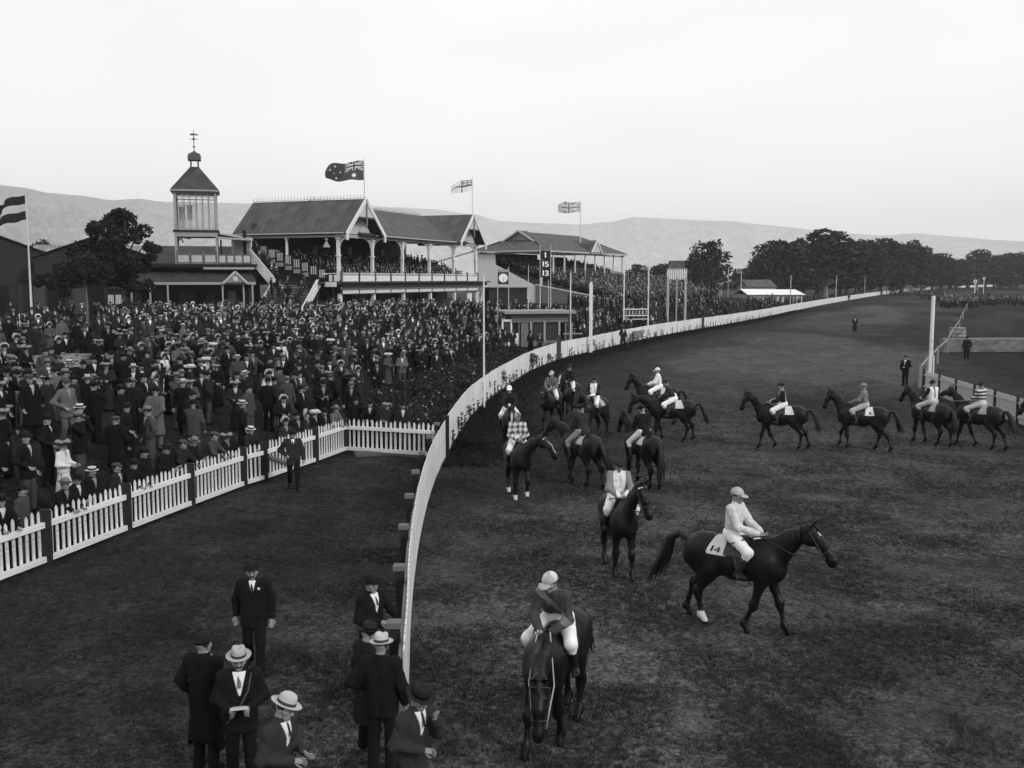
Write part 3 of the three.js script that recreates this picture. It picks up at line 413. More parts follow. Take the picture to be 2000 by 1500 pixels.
for (const [px, py, z, e, r] of [[1545, 538, 200, 0, .1], [1634, 540, 270, 0, .12], [1448, 530, 235, .4, .12], [1423, 522, 232, .4, .07], [1690, 537, 330, 0, .12], [1711, 520, 380, 0, .24], [1728, 520, 395, 0, .24], [1780, 537, 480, 0, .2]]) { const p = A(px, py, z); pole('tall_post', 'tall pale timber post beside the far running fence', p[0], z, e, p[1], r, r * .85, wallM(.5), 'post', 'tall posts along the far running fence'); }
for (const [px, z] of [[1905, 330], [1922, 420]]) { const t = thing('distance_marker', 'white disc marker on a post by the far infield crowd', 'marker', [...A(px, 545, z).slice(0, 1), 0, z], 0, 'disc markers beside the infield crowd'); const h = z === 330 ? 5 : 6; obj('post', box(.22, h, .2, 0, h / 2, 0), WH, t); obj('disc', new THREE.CylinderGeometry(.6, .6, .12, 24).rotateX(Math.PI / 2).translate(0, h + .3, 0), WH, t); obj('bull', new THREE.CylinderGeometry(.24, .24, .05, 16).rotateX(Math.PI / 2).translate(0, h + .3, .1), M(.04), t); }
// ---------------------------------------------------------------- flags
function jack(c, x, y, w, h) { c.save(); c.beginPath(); c.rect(x, y, w, h); c.clip(); c.fillStyle = '#4a4a4a'; c.fillRect(x, y, w, h); const ln = (a, b, d, e, t, s) => { c.strokeStyle = s; c.lineWidth = t; c.beginPath(); c.moveTo(a, b); c.lineTo(d, e); c.stroke(); };
  ln(x, y, x + w, y + h, h * .2, '#eee'); ln(x + w, y, x, y + h, h * .2, '#eee'); ln(x, y, x + w, y + h, h * .07, '#555'); ln(x + w, y, x, y + h, h * .07, '#555'); ln(x + w / 2, y, x + w / 2, y + h, h * .33, '#eee'); ln(x, y + h / 2, x + w, y + h / 2, h * .33, '#eee'); ln(x + w / 2, y, x + w / 2, y + h, h * .19, '#484848'); ln(x, y + h / 2, x + w, y + h / 2, h * .19, '#484848'); c.restore(); }
function star(c, x, y, r, n = 7) { c.fillStyle = '#f4f4f4'; c.beginPath(); for (let i = 0; i < n * 2; i++) { const a = i * Math.PI / n - Math.PI / 2, q = i % 2 ? r * .48 : r; c.lineTo(x + Math.cos(a) * q, y + Math.sin(a) * q); } c.fill(); }
function flag(label, poleLabel, x, zf, y0, y1, w, h, draw, o) {
  const p = pole('flagpole', poleLabel, x, zf, y0, y1, o.r ?? .06, .03, wallM(.7), 'flagpole');
  const g = new THREE.PlaneGeometry(w, h, 30, 14), a = g.attributes.position;
  for (let i = 0; i < a.count; i++) { const u = (a.getX(i) + w / 2) / w, v = a.getY(i) / h; const s = Math.max(0, 1 - u); // u=1 at the hoist
    a.setXYZ(i, -s * w * (1 - .05 * s), v * h * (1 - o.nar * s * s) - o.drop * s * Math.sqrt(s) * h + .09 * h * s * Math.sin(s * 9 + o.ph + v * 2), (Math.sin(s * 8 + v * 2.2 + o.ph) + .45 * Math.sin(s * 15 + v * 4 + o.ph)) * .15 * w * s + s * w * o.depth); }
  g.computeVertexNormals();
  const t = thing('flag', label, 'flag', [x - .05, y1 - h / 2 - o.top, zf], o.yaw ?? 0); obj('cloth', g, new THREE.MeshStandardMaterial({ map: canvas(512, 256, draw), roughness: .9, side: THREE.DoubleSide }), t); obj('halyard_toggle', cyl(.03, .03, h, -.01, -h / 2, 0, 5), wallM(.6), t);
}
{
  const mir = f => (c, w, h) => { c.translate(w, 0); c.scale(-1, 1); f(c, w, h); }; // the hoist is on the right seen from the course
  const g1 = stand.localToWorld ? (stand.updateMatrixWorld(true), stand.localToWorld(v3([3.5, 0, 1.2]))) : null, g2 = stand.localToWorld(v3([31.5, 0, 1.2]));
  flag('dark ensign with union canton and large white star above the nearer gable', 'flagpole on the nearer gable of the twin-gabled stand', g1.x, -g1.z, 14.3, A(716, 309, -g1.z)[1], 4.1, 2.05, mir((c, w, h) => { c.fillStyle = '#4c4c4c'; c.fillRect(0, 0, w, h); jack(c, 0, 0, w * .5, h * .5); star(c, w * .25, h * .76, h * .15); for (const [a, b, r] of [[.75, .2, .07], [.75, .82, .08], [.63, .47, .07], [.87, .42, .07], [.8, .58, .04]]) star(c, w * a, h * b, h * r); }), { nar: .35, drop: .2, ph: 0, depth: .12, top: .25 });
  flag('white ensign with a thin dark cross above the farther gable', 'flagpole on the farther gable of the twin-gabled stand', g2.x, -g2.z, 14.3, A(925, 345, -g2.z)[1], 2.9, 1.5, mir((c, w, h) => { c.fillStyle = '#eee'; c.fillRect(0, 0, w, h); c.fillStyle = '#3a3a3a'; c.fillRect(0, h * .46, w, h * .1); c.fillRect(w * .45, 0, h * .1, h); c.lineWidth = h * .05; c.strokeStyle = '#444'; c.strokeRect(w * .04, h * .05, w * .36, h * .36); c.fillRect(w * .2, 0, h * .06, h * .46); c.fillRect(0, h * .2, w * .45, h * .06); }), { nar: .1, drop: .42, ph: 2, depth: .1, top: .35, r: .05 });
  const f3 = A(1134, 392, 172); flag('union flag flying above the hip-roofed public stand', 'white flagpole on the roof of the hip-roofed public stand', f3[0], 172, 12.2, f3[1], 4.0, 1.75, mir((c, w, h) => { jack(c, 0, 0, w, h); c.fillStyle = 'rgba(235,235,235,.42)'; c.fillRect(0, 0, w, h); }), { nar: .0, drop: .16, ph: 1, depth: .15, top: .2, r: .09 });
  const f4 = A(50, 375, 92); flag('flag of dark, white and dark horizontal bands by the dark sheds', 'tall white flagpole standing before the dark sheds', f4[0], 92, PL - .1, f4[1], 2.8, 2.2, mir((c, w, h) => { c.fillStyle = '#1c1c1c'; c.fillRect(0, 0, w, h); c.fillStyle = '#bdbdbd'; c.fillRect(0, h * .34, w, h * .3); }), { nar: .0, drop: .42, ph: 3, depth: .1, top: .3, r: .12 });
}
// ---------------------------------------------------------------- judge's box, number boards, clock
{
  const t = thing('judge_box', 'flat-roofed timber judge box with open white door beside the fence', 'judge box', [1.55, .75, 79.5], .24), wd = wallM(.17);
  obj('wall', [box(4.4, .8, .1, .3, 2.3, 1.5), box(.1, 2.7, 3, -1.4, 1.35, 0), box(4.2, 2.7, .1, .3, 1.35, -1.5), box(.12, 2.7, 3, 2.4, 1.35, 0), box(.6, 1.9, .1, -.95, .95, 1.5), box(3.2, .5, .1, .8, .25, 1.5)], wd, t);
  for (let i = 0; i < 4; i++) obj('weatherboard', box(4.5, .17, .05, .3, 2.02 + i * .2, 1.58 + (i % 2) * .004, -.12), wd, t);
  obj('roof', [box(5.7, .12, 4.0, .2, 2.78, .1), box(5.8, .2, .1, .2, 2.72, 2.12)], wallM(.3), t);
  for (const x of [-.55, .55, 1.75]) { obj('window_post', box(.16, 1.6, .14, x + .1, 1.2, 1.56), wallM(.35), t); }
  for (const x of [.15, 1.25]) obj('window', box(.95, 1.35, .05, x, 1.15, 1.5), M(.04, .15), t);
  obj('door_opening', box(.75, 2.0, .06, -1.75, 1.0, 1.35), DK, t);
  const d = obj('door', [box(.13, 2.1, .06, -2.72, 1.05, 1.5), box(.13, 2.1, .06, -2.02, 1.05, 1.5), box(.83, .17, .06, -2.37, 2.1, 1.5), box(.83, .4, .06, -2.37, .2, 1.5)], WH, t); obj('pane', new THREE.PlaneGeometry(.58, 1.7).translate(-2.37, 1.2, 1.5), M(.05, .1), d);
  obj('door_leaf', box(.36, 1.0, .05, -1.66, .6, 1.62), WH, t);
  obj('side_rail', [box(1.6, .08, .06, 3.0, 1.0, 1.5), box(.1, 1.9, .1, 2.9, .9, 1.5)], wallM(.35), t);
  const txt = (s, f = 215) => canvas(256, 256, (c) => { c.fillStyle = '#121212'; c.fillRect(0, 0, 256, 256); c.fillStyle = '#eee'; figures(c, s, 128, 130, f); });
  const b = thing('number_board', 'tall black result board reading 1, 15 and 13 on poles', 'number board', [...A(1065, 545, 80.5).slice(0, 1), 3.45, 80.5], .15);
  const h0 = A(1065, 597, 80.5)[1] - 3.45; for (const x of [-.42, .44]) obj('mast', cyl(.045, .035, A(1065, 482, 80.5)[1] - 3.45 - h0 + .4, x, h0 - .2, 0, 8), wallM(.5), b); obj('stay', cyl(.03, .03, 2.3, .26, h0 - .2, 0, 6), wallM(.5), b);
  const yt = A(1065, 489, 80.5)[1] - 3.45; ['1', '15', '13'].forEach((s, i) => obj('number_panel', [box(.78, .7, .04, 0, yt - .36 - i * .72, .03)], new THREE.MeshStandardMaterial({ map: txt(s), roughness: .8 }), b));
  const c = thing('race_clock', 'white-faced clock in a dark frame on two poles', 'clock', [...A(983, 545, 82).slice(0, 1), 1.1, 82], 0);
  const y0 = A(983, 543, 82)[1] - 1.1; for (const x of [-.46, .44]) obj('mast', cyl(.04, .035, y0 + .9, x, 0, 0, 8), wallM(.5), c); obj('case', [box(.86, 1.0, .1, 0, y0 - .02, 0)], M(.05), c); obj('name_board', box(.8, .22, .08, 0, y0 + .6, .02), wallM(.35), c);
  obj('dial', new THREE.CircleGeometry(.36, 40).translate(0, y0, .056), new THREE.MeshStandardMaterial({ map: canvas(256, 256, (k) => { k.fillStyle = '#eee'; k.fillRect(0, 0, 256, 256); k.strokeStyle = '#222'; for (let i = 0; i < 12; i++) { const a = i * Math.PI / 6; k.lineWidth = 7; k.beginPath(); k.moveTo(128 + Math.cos(a) * 100, 128 + Math.sin(a) * 100); k.lineTo(128 + Math.cos(a) * 118, 128 + Math.sin(a) * 118); k.stroke(); } }), roughness: .6 }), c);
  obj('clock_hand', [bar([0, y0, .065], [.2, y0 - .02, .065], .035, .01), bar([0, y0, .07], [.03, y0 - .3, .07], .025, .01)], M(.03), c);
  pole('slim_pole', 'slim pale pole on the flat roof of the judge box', A(1032, 545, 80)[0], 80, 3.5, A(1032, 520, 80)[1], .04, .03, wallM(.5));
  // white frame with the number row
  const z = 103, f = thing('signal_frame', 'tall white frame with a row of number cards low down', 'signal frame', [A(1243, 545, z)[0], E(A(1243, 545, z)[0], z), z], .2), top = A(1219, 508, z)[1] - f.position.y;
  for (const x of [-1.32, 1.32]) obj('mast', cyl(.08, .06, top, x, 0, 0, 10), WH, f); obj('crossbar', box(2.7, .09, .07, 0, top - .2, 0), WH, f);
  const yr = A(1243, 610, z)[1] - f.position.y; obj('card_rail', [box(2.7, .1, .1, 0, yr + .32, 0), box(2.7, .1, .1, 0, yr - .32, 0), box(2.7, .07, .08, 0, yr - .7, 0)], WH, f);
  ['1', '2', '3', '1', 'X', '8', '7'].forEach((s, i) => obj('number_card', box(.32, .5, .04, -1.08 + i * .36, yr, .02), new THREE.MeshStandardMaterial({ map: txt(s, 230), roughness: .8 }), f));
  const z2 = 116, k = thing('scratching_board', 'white slatted board raised on three posts before the terraces', 'notice board', [A(1322, 545, z2)[0], E(A(1322, 545, z2)[0], z2), z2], .25), yb = A(1322, 536, z2)[1] - k.position.y;
  for (const x of [-1.1, 0, 1.1]) obj('post', box(x ? .24 : .1, yb - .3, .2, x, (yb - .3) / 2, 0), wallM(.4), k); for (let i = 0; i < 11; i++) obj('slat', box(.15, 1.12 + .08 * (i % 2), .04, -1.15 + i * .23, yb, .03), WH, k); obj('hood', [box(2.5, .1, .4, 0, yb + .66, -.1)], wallM(.3), k); obj('backing', box(2.4, .9, .03, 0, yb, -.02), M(.12), k);
}
// ---------------------------------------------------------------- benches, notices, infield
function bench(label, x, zf, yaw, w = 2.4, group, c = .2) {
  const t = thing('slatted_bench', label, 'bench', [x, E(x, zf), zf], yaw, group);
  for (let i = 0; i < 3; i++) obj('seat_slat', box(w, .03, .11, 0, .45, .1 + i * .13), wallM(c), t);
  for (let i = 0; i < 5; i++) obj('back_slat', box(w, .11, .03, 0, .52 + i * .125, -.02 - i * .045, -.3), wallM(c * (1 + .1 * (i % 2))), t);
  for (const s of [-1, 1]) obj('bench_end', [bar([s * (w / 2 - .15), 0, .4], [s * (w / 2 - .15), .44, .36], .06), bar([s * (w / 2 - .15), 0, -.12], [s * (w / 2 - .15), 1.1, -.22], .06), box(.06, .06, .55, s * (w / 2 - .15), .42, .12)], M(.04), t);
}
bench('long pale slatted bench tilted on the lawn below the flagpole', ...hit(20, 815), yawOf(1, -.5), 2.6, null, .3);
bench('slatted bench on the open grass near the noticeboard', ...hit(170, 745), yawOf(.2, -1), 2.0);
for (const [x, y] of [[107, 752], [470, 672], [592, 655], [432, 660]]) bench('pale slatted bench among the standing lawn crowd', ...hit(x, y), yawOf(.3 + rr(-.3, .3), -1), 1.9, 'benches among the lawn crowd', .26);
{ const p = P(1258, 668); bench('dark slatted bench backed against the running fence', p[0] - .5, p[1], yawOf(.9, -.4), 3.0, null, .1); }
{
  const p = hit(226, 628), t = thing('notice_board', 'roofed noticeboard with two white sheets on the lawn', 'notice board', [p[0], E(...p), p[1]], .2), k = p[1] / 1940;
  obj('board', box(28 * k, 32 * k, .08, 0, 46 * k, 0), DK, t); for (const s of [-1, 1]) { const q = obj('notice_sheet', box(10 * k, 18 * k, .02, s * 7 * k, 42 * k, .06), white(.6), t); obj('text_rule', [0, 1, 2].map(i => box(.9 * k, 17 * k, .01, (s * 7 - 3 + i * 3) * k, 42 * k, .075)), M(.1), q); } for (const s of [-1, 1]) obj('post', box(2 * k, 60 * k, .1, s * 14 * k, 30 * k, 0), DK2, t); obj('hood', poly([[-17 * k, 62 * k], [17 * k, 62 * k], [0, 68 * k]], .5).translate(0, 0, -.25), DK2, t);
}
{ const q = hit(66, 640), t = thing('picket_fence', 'short run of white pickets before the dark sheds', 'fence', [q[0], E(...q), q[1]], .3); for (let i = 0; i < 16; i++) { const m = obj('picket', pk[0], white(.5), t); m.position.set(i * .2 - 1.8, .1, 0); } obj('rail', [box(3.6, .08, .05, -.2, .4, -.03), box(3.6, .08, .05, -.2, .95, -.03)], white(.5), t); }
// ---------------------------------------------------------------- foliage
function leaves(blobs, n, size, base = .03, vary = .8, shell = .55) { // many leaf-sized faces through the volume of a set of lobes
  const pos = new Float32Array(n * 9 * 2), col = new Float32Array(n * 9 * 2); const vol = blobs.map(b => Math.pow(b[3] * b[4] * b[5], .67)), tot = vol.reduce((a, b) => a + b, 0); let o = 0;
  const a = new THREE.Vector3(), b = new THREE.Vector3(), p = new THREE.Vector3();
  for (let i = 0; i < n; i++) {
    let r = rnd() * tot, k = 0; while (k < blobs.length - 1 && (r -= vol[k]) > 0) k++; const B = blobs[k];
    const t = rnd() * 6.2832, c = rr(-1, 1), s = Math.sqrt(1 - c * c), R = shell + (1 - shell) * Math.sqrt(rnd()) + rr(-.12, .12);
    p.set(B[0] + B[3] * s * Math.cos(t) * R, B[1] + B[4] * c * R, B[2] + B[5] * s * Math.sin(t) * R);
    a.set(rr(-1, 1), rr(-1, 1), rr(-1, 1)).normalize(); b.set(rr(-1, 1), rr(-1, 1), rr(-1, 1)).cross(a).normalize(); const sz = size * rr(.6, 1.4); a.multiplyScalar(sz); b.multiplyScalar(sz * .6);
    const q = [[-1, 0], [0, -1], [1, 0], [-1, 0], [1, 0], [0, 1]], v = base * (1 - vary / 2 + vary * rnd());
    for (const [u, w] of q) { pos[o] = p.x + a.x * u + b.x * w; pos[o + 1] = p.y + a.y * u + b.y * w; pos[o + 2] = p.z + a.z * u + b.z * w; col[o] = col[o + 1] = col[o + 2] = v; o += 3; }
  }
  const g = new THREE.BufferGeometry(); g.setAttribute('position', new THREE.BufferAttribute(pos, 3)); g.setAttribute('color', new THREE.BufferAttribute(col, 3)); g.computeVertexNormals(); return g;
}
const leafM = new THREE.MeshPhysicalMaterial({ vertexColors: true, roughness: .8, specularIntensity: .3, side: THREE.DoubleSide });
function treeGeos(h, w, th, n, leaf, base, lobes = 19, flat = .8) {
  const bl = [], limbs = [tubes([[0, -.2, 0], [.1, th * .5, .05], [.05, th, 0], [0, th + (h - th) * .4, 0]], [h * .028, h * .022, h * .018, h * .008], 7)];
  for (let i = 0; i < lobes; i++) { const a = i * 2.4 + rr(-.3, .3), f = Math.sqrt((i + .5) / lobes), r = f * w * .36, y = th + (h - th) * lerp(.84, .1, f * f) + rr(-.06, .05) * h, s = w * rr(.13, .21); const x = Math.cos(a) * r, z = Math.sin(a) * r; bl.push([x, y, z, s, s * flat * rr(.75, 1.1), s]); limbs.push(tubes([[0, th * .8, 0], [x * .5, lerp(th, y, .55), z * .5], [x, y, z]], [h * .013, h * .008, h * .003], 5)); }
  return [merge(limbs), leaves(bl, n, leaf, base)];
}
const treeV = [[17, 15, 3.2, 3200, .42], [17, 14, 2.6, 3200, .42], [15, 13, 2, 2800, .42], [19, 13, 4, 3200, .45]].map(a => treeGeos(...a, .026));
const bark = M(.07), barkP = wallM(.3);
function tree(label, x, zf, e, h, w, v, group, pale) { const t = thing('gum_tree', label, 'tree', [x, e, zf], rnd() * 6, group), [a, b] = treeV[v]; const H = [17, 17, 15, 19][v], W = [15, 14, 13, 13][v]; t.scale.set(w / W, h / H, w / W); obj('trunk', a, pale ? barkP : bark, t); obj('crown', b, leafM, t); }
tree('broad rounded gum tree standing alone behind the terraces', A(1385, 545, 262)[0], 262, 0, A(1385, 463, 262)[1], 15.5, 0);
for (const [px, ty, z, wpx, v] of [[1522, 474, 300, 104, 1], [1612, 459, 312, 118, 3], [1572, 486, 340, 90, 2], [1672, 474, 345, 96, 0], [1720, 470, 380, 88, 1], [1762, 474, 410, 80, 2], [1800, 486, 450, 72, 0], [1782, 478, 440, 46, 3], [1838, 498, 480, 66, 1], [1870, 506, 520, 60, 2], [1908, 494, 540, 60, 3], [1942, 500, 560, 64, 0], [1975, 497, 560, 60, 1], [2010, 492, 560, 70, 2], [1640, 490, 380, 90, 2], [1700, 490, 420, 90, 0], [1740, 496, 470, 90, 1], [1890, 512, 620, 80, 3], [1925, 514, 640, 80, 0], [1985, 512, 640, 90, 2], [1855, 512, 600, 80, 1], [1500, 492, 330, 70, 0], [1550, 480, 330, 80, 3], [1595, 478, 360, 90, 1], [1655, 476, 370, 90, 2], [1695, 478, 400, 80, 3], [1745, 482, 430, 80, 0], [1822, 496, 500, 70, 2], [1955, 505, 600, 90, 1]]) tree('dark gum tree in the long avenue beside the course', A(px, 545, z)[0], z, 0, A(px, ty, z)[1] * 1.1, wpx * z / FPX * 1.5, v, 'gum trees of the avenue beyond the course', v === 3);
for (const [px, ty, z, wpx, v] of [[85, 456, 150, 60, 2], [475, 474, 150, 45, 1], [1290, 508, 300, 70, 2], [1340, 512, 330, 60, 1], [1455, 520, 360, 60, 0], [655, 545, 200, 40, 2], [1245, 512, 330, 60, 0]]) tree('small dark tree rising behind the course buildings', A(px, 545, z)[0], z, z < 200 ? PL : 0, A(px, ty, z)[1] - (z < 200 ? PL : 0), wpx * z / FPX * 1.2, v, 'small trees behind the buildings');
{ // the big spreading tree before the sheds, lobes read off its outline
  const z = 95, c = A(235, 545, z), k = z / FPX, t = thing('spreading_tree', 'large dark spreading tree between the flagpole and the tower', 'tree', [c[0], PL, z]);
  const L = (px, py, r, dz, ry = .8) => { const p = A(px, py, z); return [p[0] - c[0], p[1] - PL, dz, r * k, r * k * ry, r * k]; };
  const bl = [[228, 430, 30, 0], [252, 425, 22, 1], [205, 425, 20, -1], [190, 448, 26, 1], [262, 452, 28, -1], [228, 465, 40, 1.5], [285, 475, 24, 0], [300, 500, 20, 1], [178, 475, 26, 0], [150, 500, 30, -1], [205, 510, 40, 2], [255, 505, 36, 1], [290, 528, 30, 1], [120, 528, 26, 0], [165, 535, 34, 2], [225, 545, 38, 1], [270, 556, 28, 0], [95, 548, 24, 1], [135, 562, 26, 2]].map(a => L(...a));
  obj('trunk', [tubes([[0, -.2, 0], [.1, 2.2, 0], [-.1, 4.4, .1], [0, 7, 0]], [.42, .34, .28, .12], 8), ...bl.map(b => tubes([[0, 3, 0], [b[0] * .5, lerp(3.4, b[1], .6), b[2] * .5], [b[0], b[1], b[2]]], [.16, .1, .03], 5))], bark, t); obj('crown', leaves(bl.flatMap(b => [...Array(4)].map(() => [b[0] + rr(-.6, .6) * b[3], b[1] + rr(-.6, .6) * b[4], b[2] + rr(-.6, .6) * b[5], b[3] * rr(.42, .68), b[4] * rr(.42, .62), b[5] * rr(.42, .68)])), 13000, .17, .02), leafM, t);
  const q = hit(171, 640), s = thing('young_tree', 'young tree with a slim pale trunk near the noticeboard', 'tree', [q[0], E(...q), q[1]]); obj('trunk', tubes([[0, -.1, 0], [.05, 1.8, 0], [0, 3.6, 0]], [.13, .11, .05], 7), wallM(.14), s); obj('crown', leaves([[0, 4.6, 0, 1.6, 1.2, 1.6], [-1.1, 4.2, .4, 1, .8, 1], [1.2, 4.3, 0, 1.1, .9, 1]], 1500, .14, .018), leafM, s);
}
// rose bed inside the running fence
const roseV = [0, 1, 2, 3].map(() => { const bl = []; for (let i = 0; i < 8; i++) bl.push([rr(-.7, .7), rr(.3, .95), rr(-.7, .7), rr(.3, .5), rr(.28, .42), rr(.3, .5)]); const fl = []; for (let i = 0; i < 6; i++) { const b = pick(bl), a = rnd() * 6.3; fl.push(new THREE.IcosahedronGeometry(rr(.03, .055), 0).translate(b[0] + Math.cos(a) * b[3] * .9, b[1] + b[4] * rr(.3, .95), b[2] + Math.sin(a) * b[5] * .9)); } const st = [...Array(6)].map((_, i) => tubes([[rr(-.2, .2), -.05, rr(-.2, .2)], [rr(-.4, .4), .45, rr(-.4, .4)], [rr(-.7, .7), .85, rr(-.7, .7)]], [.02, .016, .008], 4)); return [merge(st), leaves(bl, 1500, .055, .028, 1.1, .35), merge(fl)]; });
function rose(x, zf, s, label = 'leafy rose bush dotted with pale blooms in the bed along the fence', group = 'rose bushes in the bed inside the running fence') { const t = thing('rose_bush', label, 'rose bush', [x, E(x, zf) - .02, zf], rnd() * 6, group), v = pick(roseV); t.scale.set(s, s * rr(.8, 1.15), s); obj('stem', v[0], M(.03), t); obj('foliage', v[1], leafM, t); obj('bloom', v[2], M(.3), t); }
for (let s = s34 + .0018; s < .115; s += 1.22 / RL) { const [p, t] = railSide(s); for (let k = 0; k < 3; k++) { const d = .8 + k * 1.1 + rr(-.3, .3); if (k === 2 && p.z > 58 || k && p.z > 70) continue; const j = rr(-.5, .5); rose(p.x - t.z * d + t.x * j, p.z + t.x * d + t.z * j, rr(.62, .95)); } }
for (const [px, py] of [[275, 640], [300, 645], [262, 632], [322, 640]]) { const p = hit(px, py); rose(p[0], p[1], rr(1.6, 2), 'tall pale flowering shrub before the entrance verandah', 'flowering shrubs before the verandah'); }
// climbing sprays on the course face of the fence
const sprayV = [0, 1, 2, 3, 4].map(() => { const bl = [], st = []; let x = 0; for (let i = 0; i < 5; i++) { bl.push([x + rr(-.25, .25), .12 + i * rr(.12, .2), .05, rr(.09, .2), rr(.08, .15), .05]); } st.push(tubes([[0, 0, .02], [bl[2][0], bl[2][1], .03], [bl[4][0], bl[4][1], .03]], [.015, .012, .006], 4)); return [merge(st), leaves(bl, 70, .045, .022, .9, .1)]; });
for (let s = s34 + .002, i = 0; s < .17; s += rr(.5, 2.2) / RL, i++) { const [p, t] = railSide(s), v = pick(sprayV), o = thing('climbing_rose', 'dark climbing spray growing up the face of the white running fence', 'climbing plant', [p.x + t.z * .03, 0, p.z - t.x * .03], Math.atan2(t.z, t.x), 'climbing sprays on the running fence'); const k = rr(.3, .85); o.scale.set(k, k, 1); obj('stem', v[0], M(.03), o); obj('foliage', v[1], leafM, o); }
// infield: brush hedge, box, far crowd line is added with the people
{
  const a = [36, 83], b = [58, 84.5], t = thing('brush_hedge', 'low pale brush hedge across the infield grass', 'hedge'); const g = new THREE.BoxGeometry(22.2, 1.1, .9, 120, 8, 6), p = g.attributes.position; for (let i = 0; i < p.count; i++) { const x = p.getX(i), y = p.getY(i), z = p.getZ(i); const n = fbm(x * 3, y * 3 + z * 2 + 9, 3) - .5; p.setXYZ(i, x, y + n * .12, z + n * .35 * Math.sign(z)); } g.computeVertexNormals(); paint(g, (x, y, z) => .10 + .1 * fbm(x * 4, y * 5, 3)); g.rotateY(Math.atan2(1.5, 22)).translate(47, .52, -83.8); obj('brushwood', g, VC(1), t); obj('top_rail', bar([36, 1.12, -83], [58, 1.12, -84.5], .12, .07), wallM(.3), t);
  const q = P(1870, 657), c = thing('tub', 'pale round-topped tub with a diagonal stay on the infield', 'tub', [q[0], 0, q[1]]); obj('staves', [cyl(.85, .8, .95, 0, 0, 0, 18)], wallM(.3), c); obj('hoop', [cyl(.86, .85, .08, 0, .25, 0, 18), cyl(.83, .82, .08, 0, .75, 0, 18)], M(.1), c); obj('stay', bar([-.5, .15, .86], [.5, .95, .84], .05), M(.06), c);
}
// ---------------------------------------------------------------- bodies: smooth-joined tapered capsules meshed on a grid
const C = (a, b, ra, rb = ra, s = 1, o = {}) => ({ a, b, ra, rb, s: Array.isArray(s) ? s : [s, 1, 1], ...o });
function pd(p, x, y, z) { const s = p.s, ax = p.a[0] / s[0], ay = p.a[1] / s[1], az = p.a[2] / s[2], bx = p.b[0] / s[0] - ax, by = p.b[1] / s[1] - ay, bz = p.b[2] / s[2] - az; x = x / s[0] - ax; y = y / s[1] - ay; z = z / s[2] - az; const l = bx * bx + by * by + bz * bz, t = l ? clamp((x * bx + y * by + z * bz) / l, 0, 1) : 0; x -= bx * t; y -= by * t; z -= bz * t; return (Math.sqrt(x * x + y * y + z * z) - (p.ra + (p.rb - p.ra) * t)) * Math.min(1, s[0], s[1], s[2]); }
const smin = (a, b, k) => { const h = Math.max(k - Math.abs(a - b), 0) / k; return Math.min(a, b) - h * h * k * .25; };
const evalP = (ps, x, y, z, k) => { let d = 1; for (const p of ps) { const e = pd(p, x, y, z); d = p.neg ? Math.max(d, -e) : smin(d, e, p.k ?? k); } return d; };
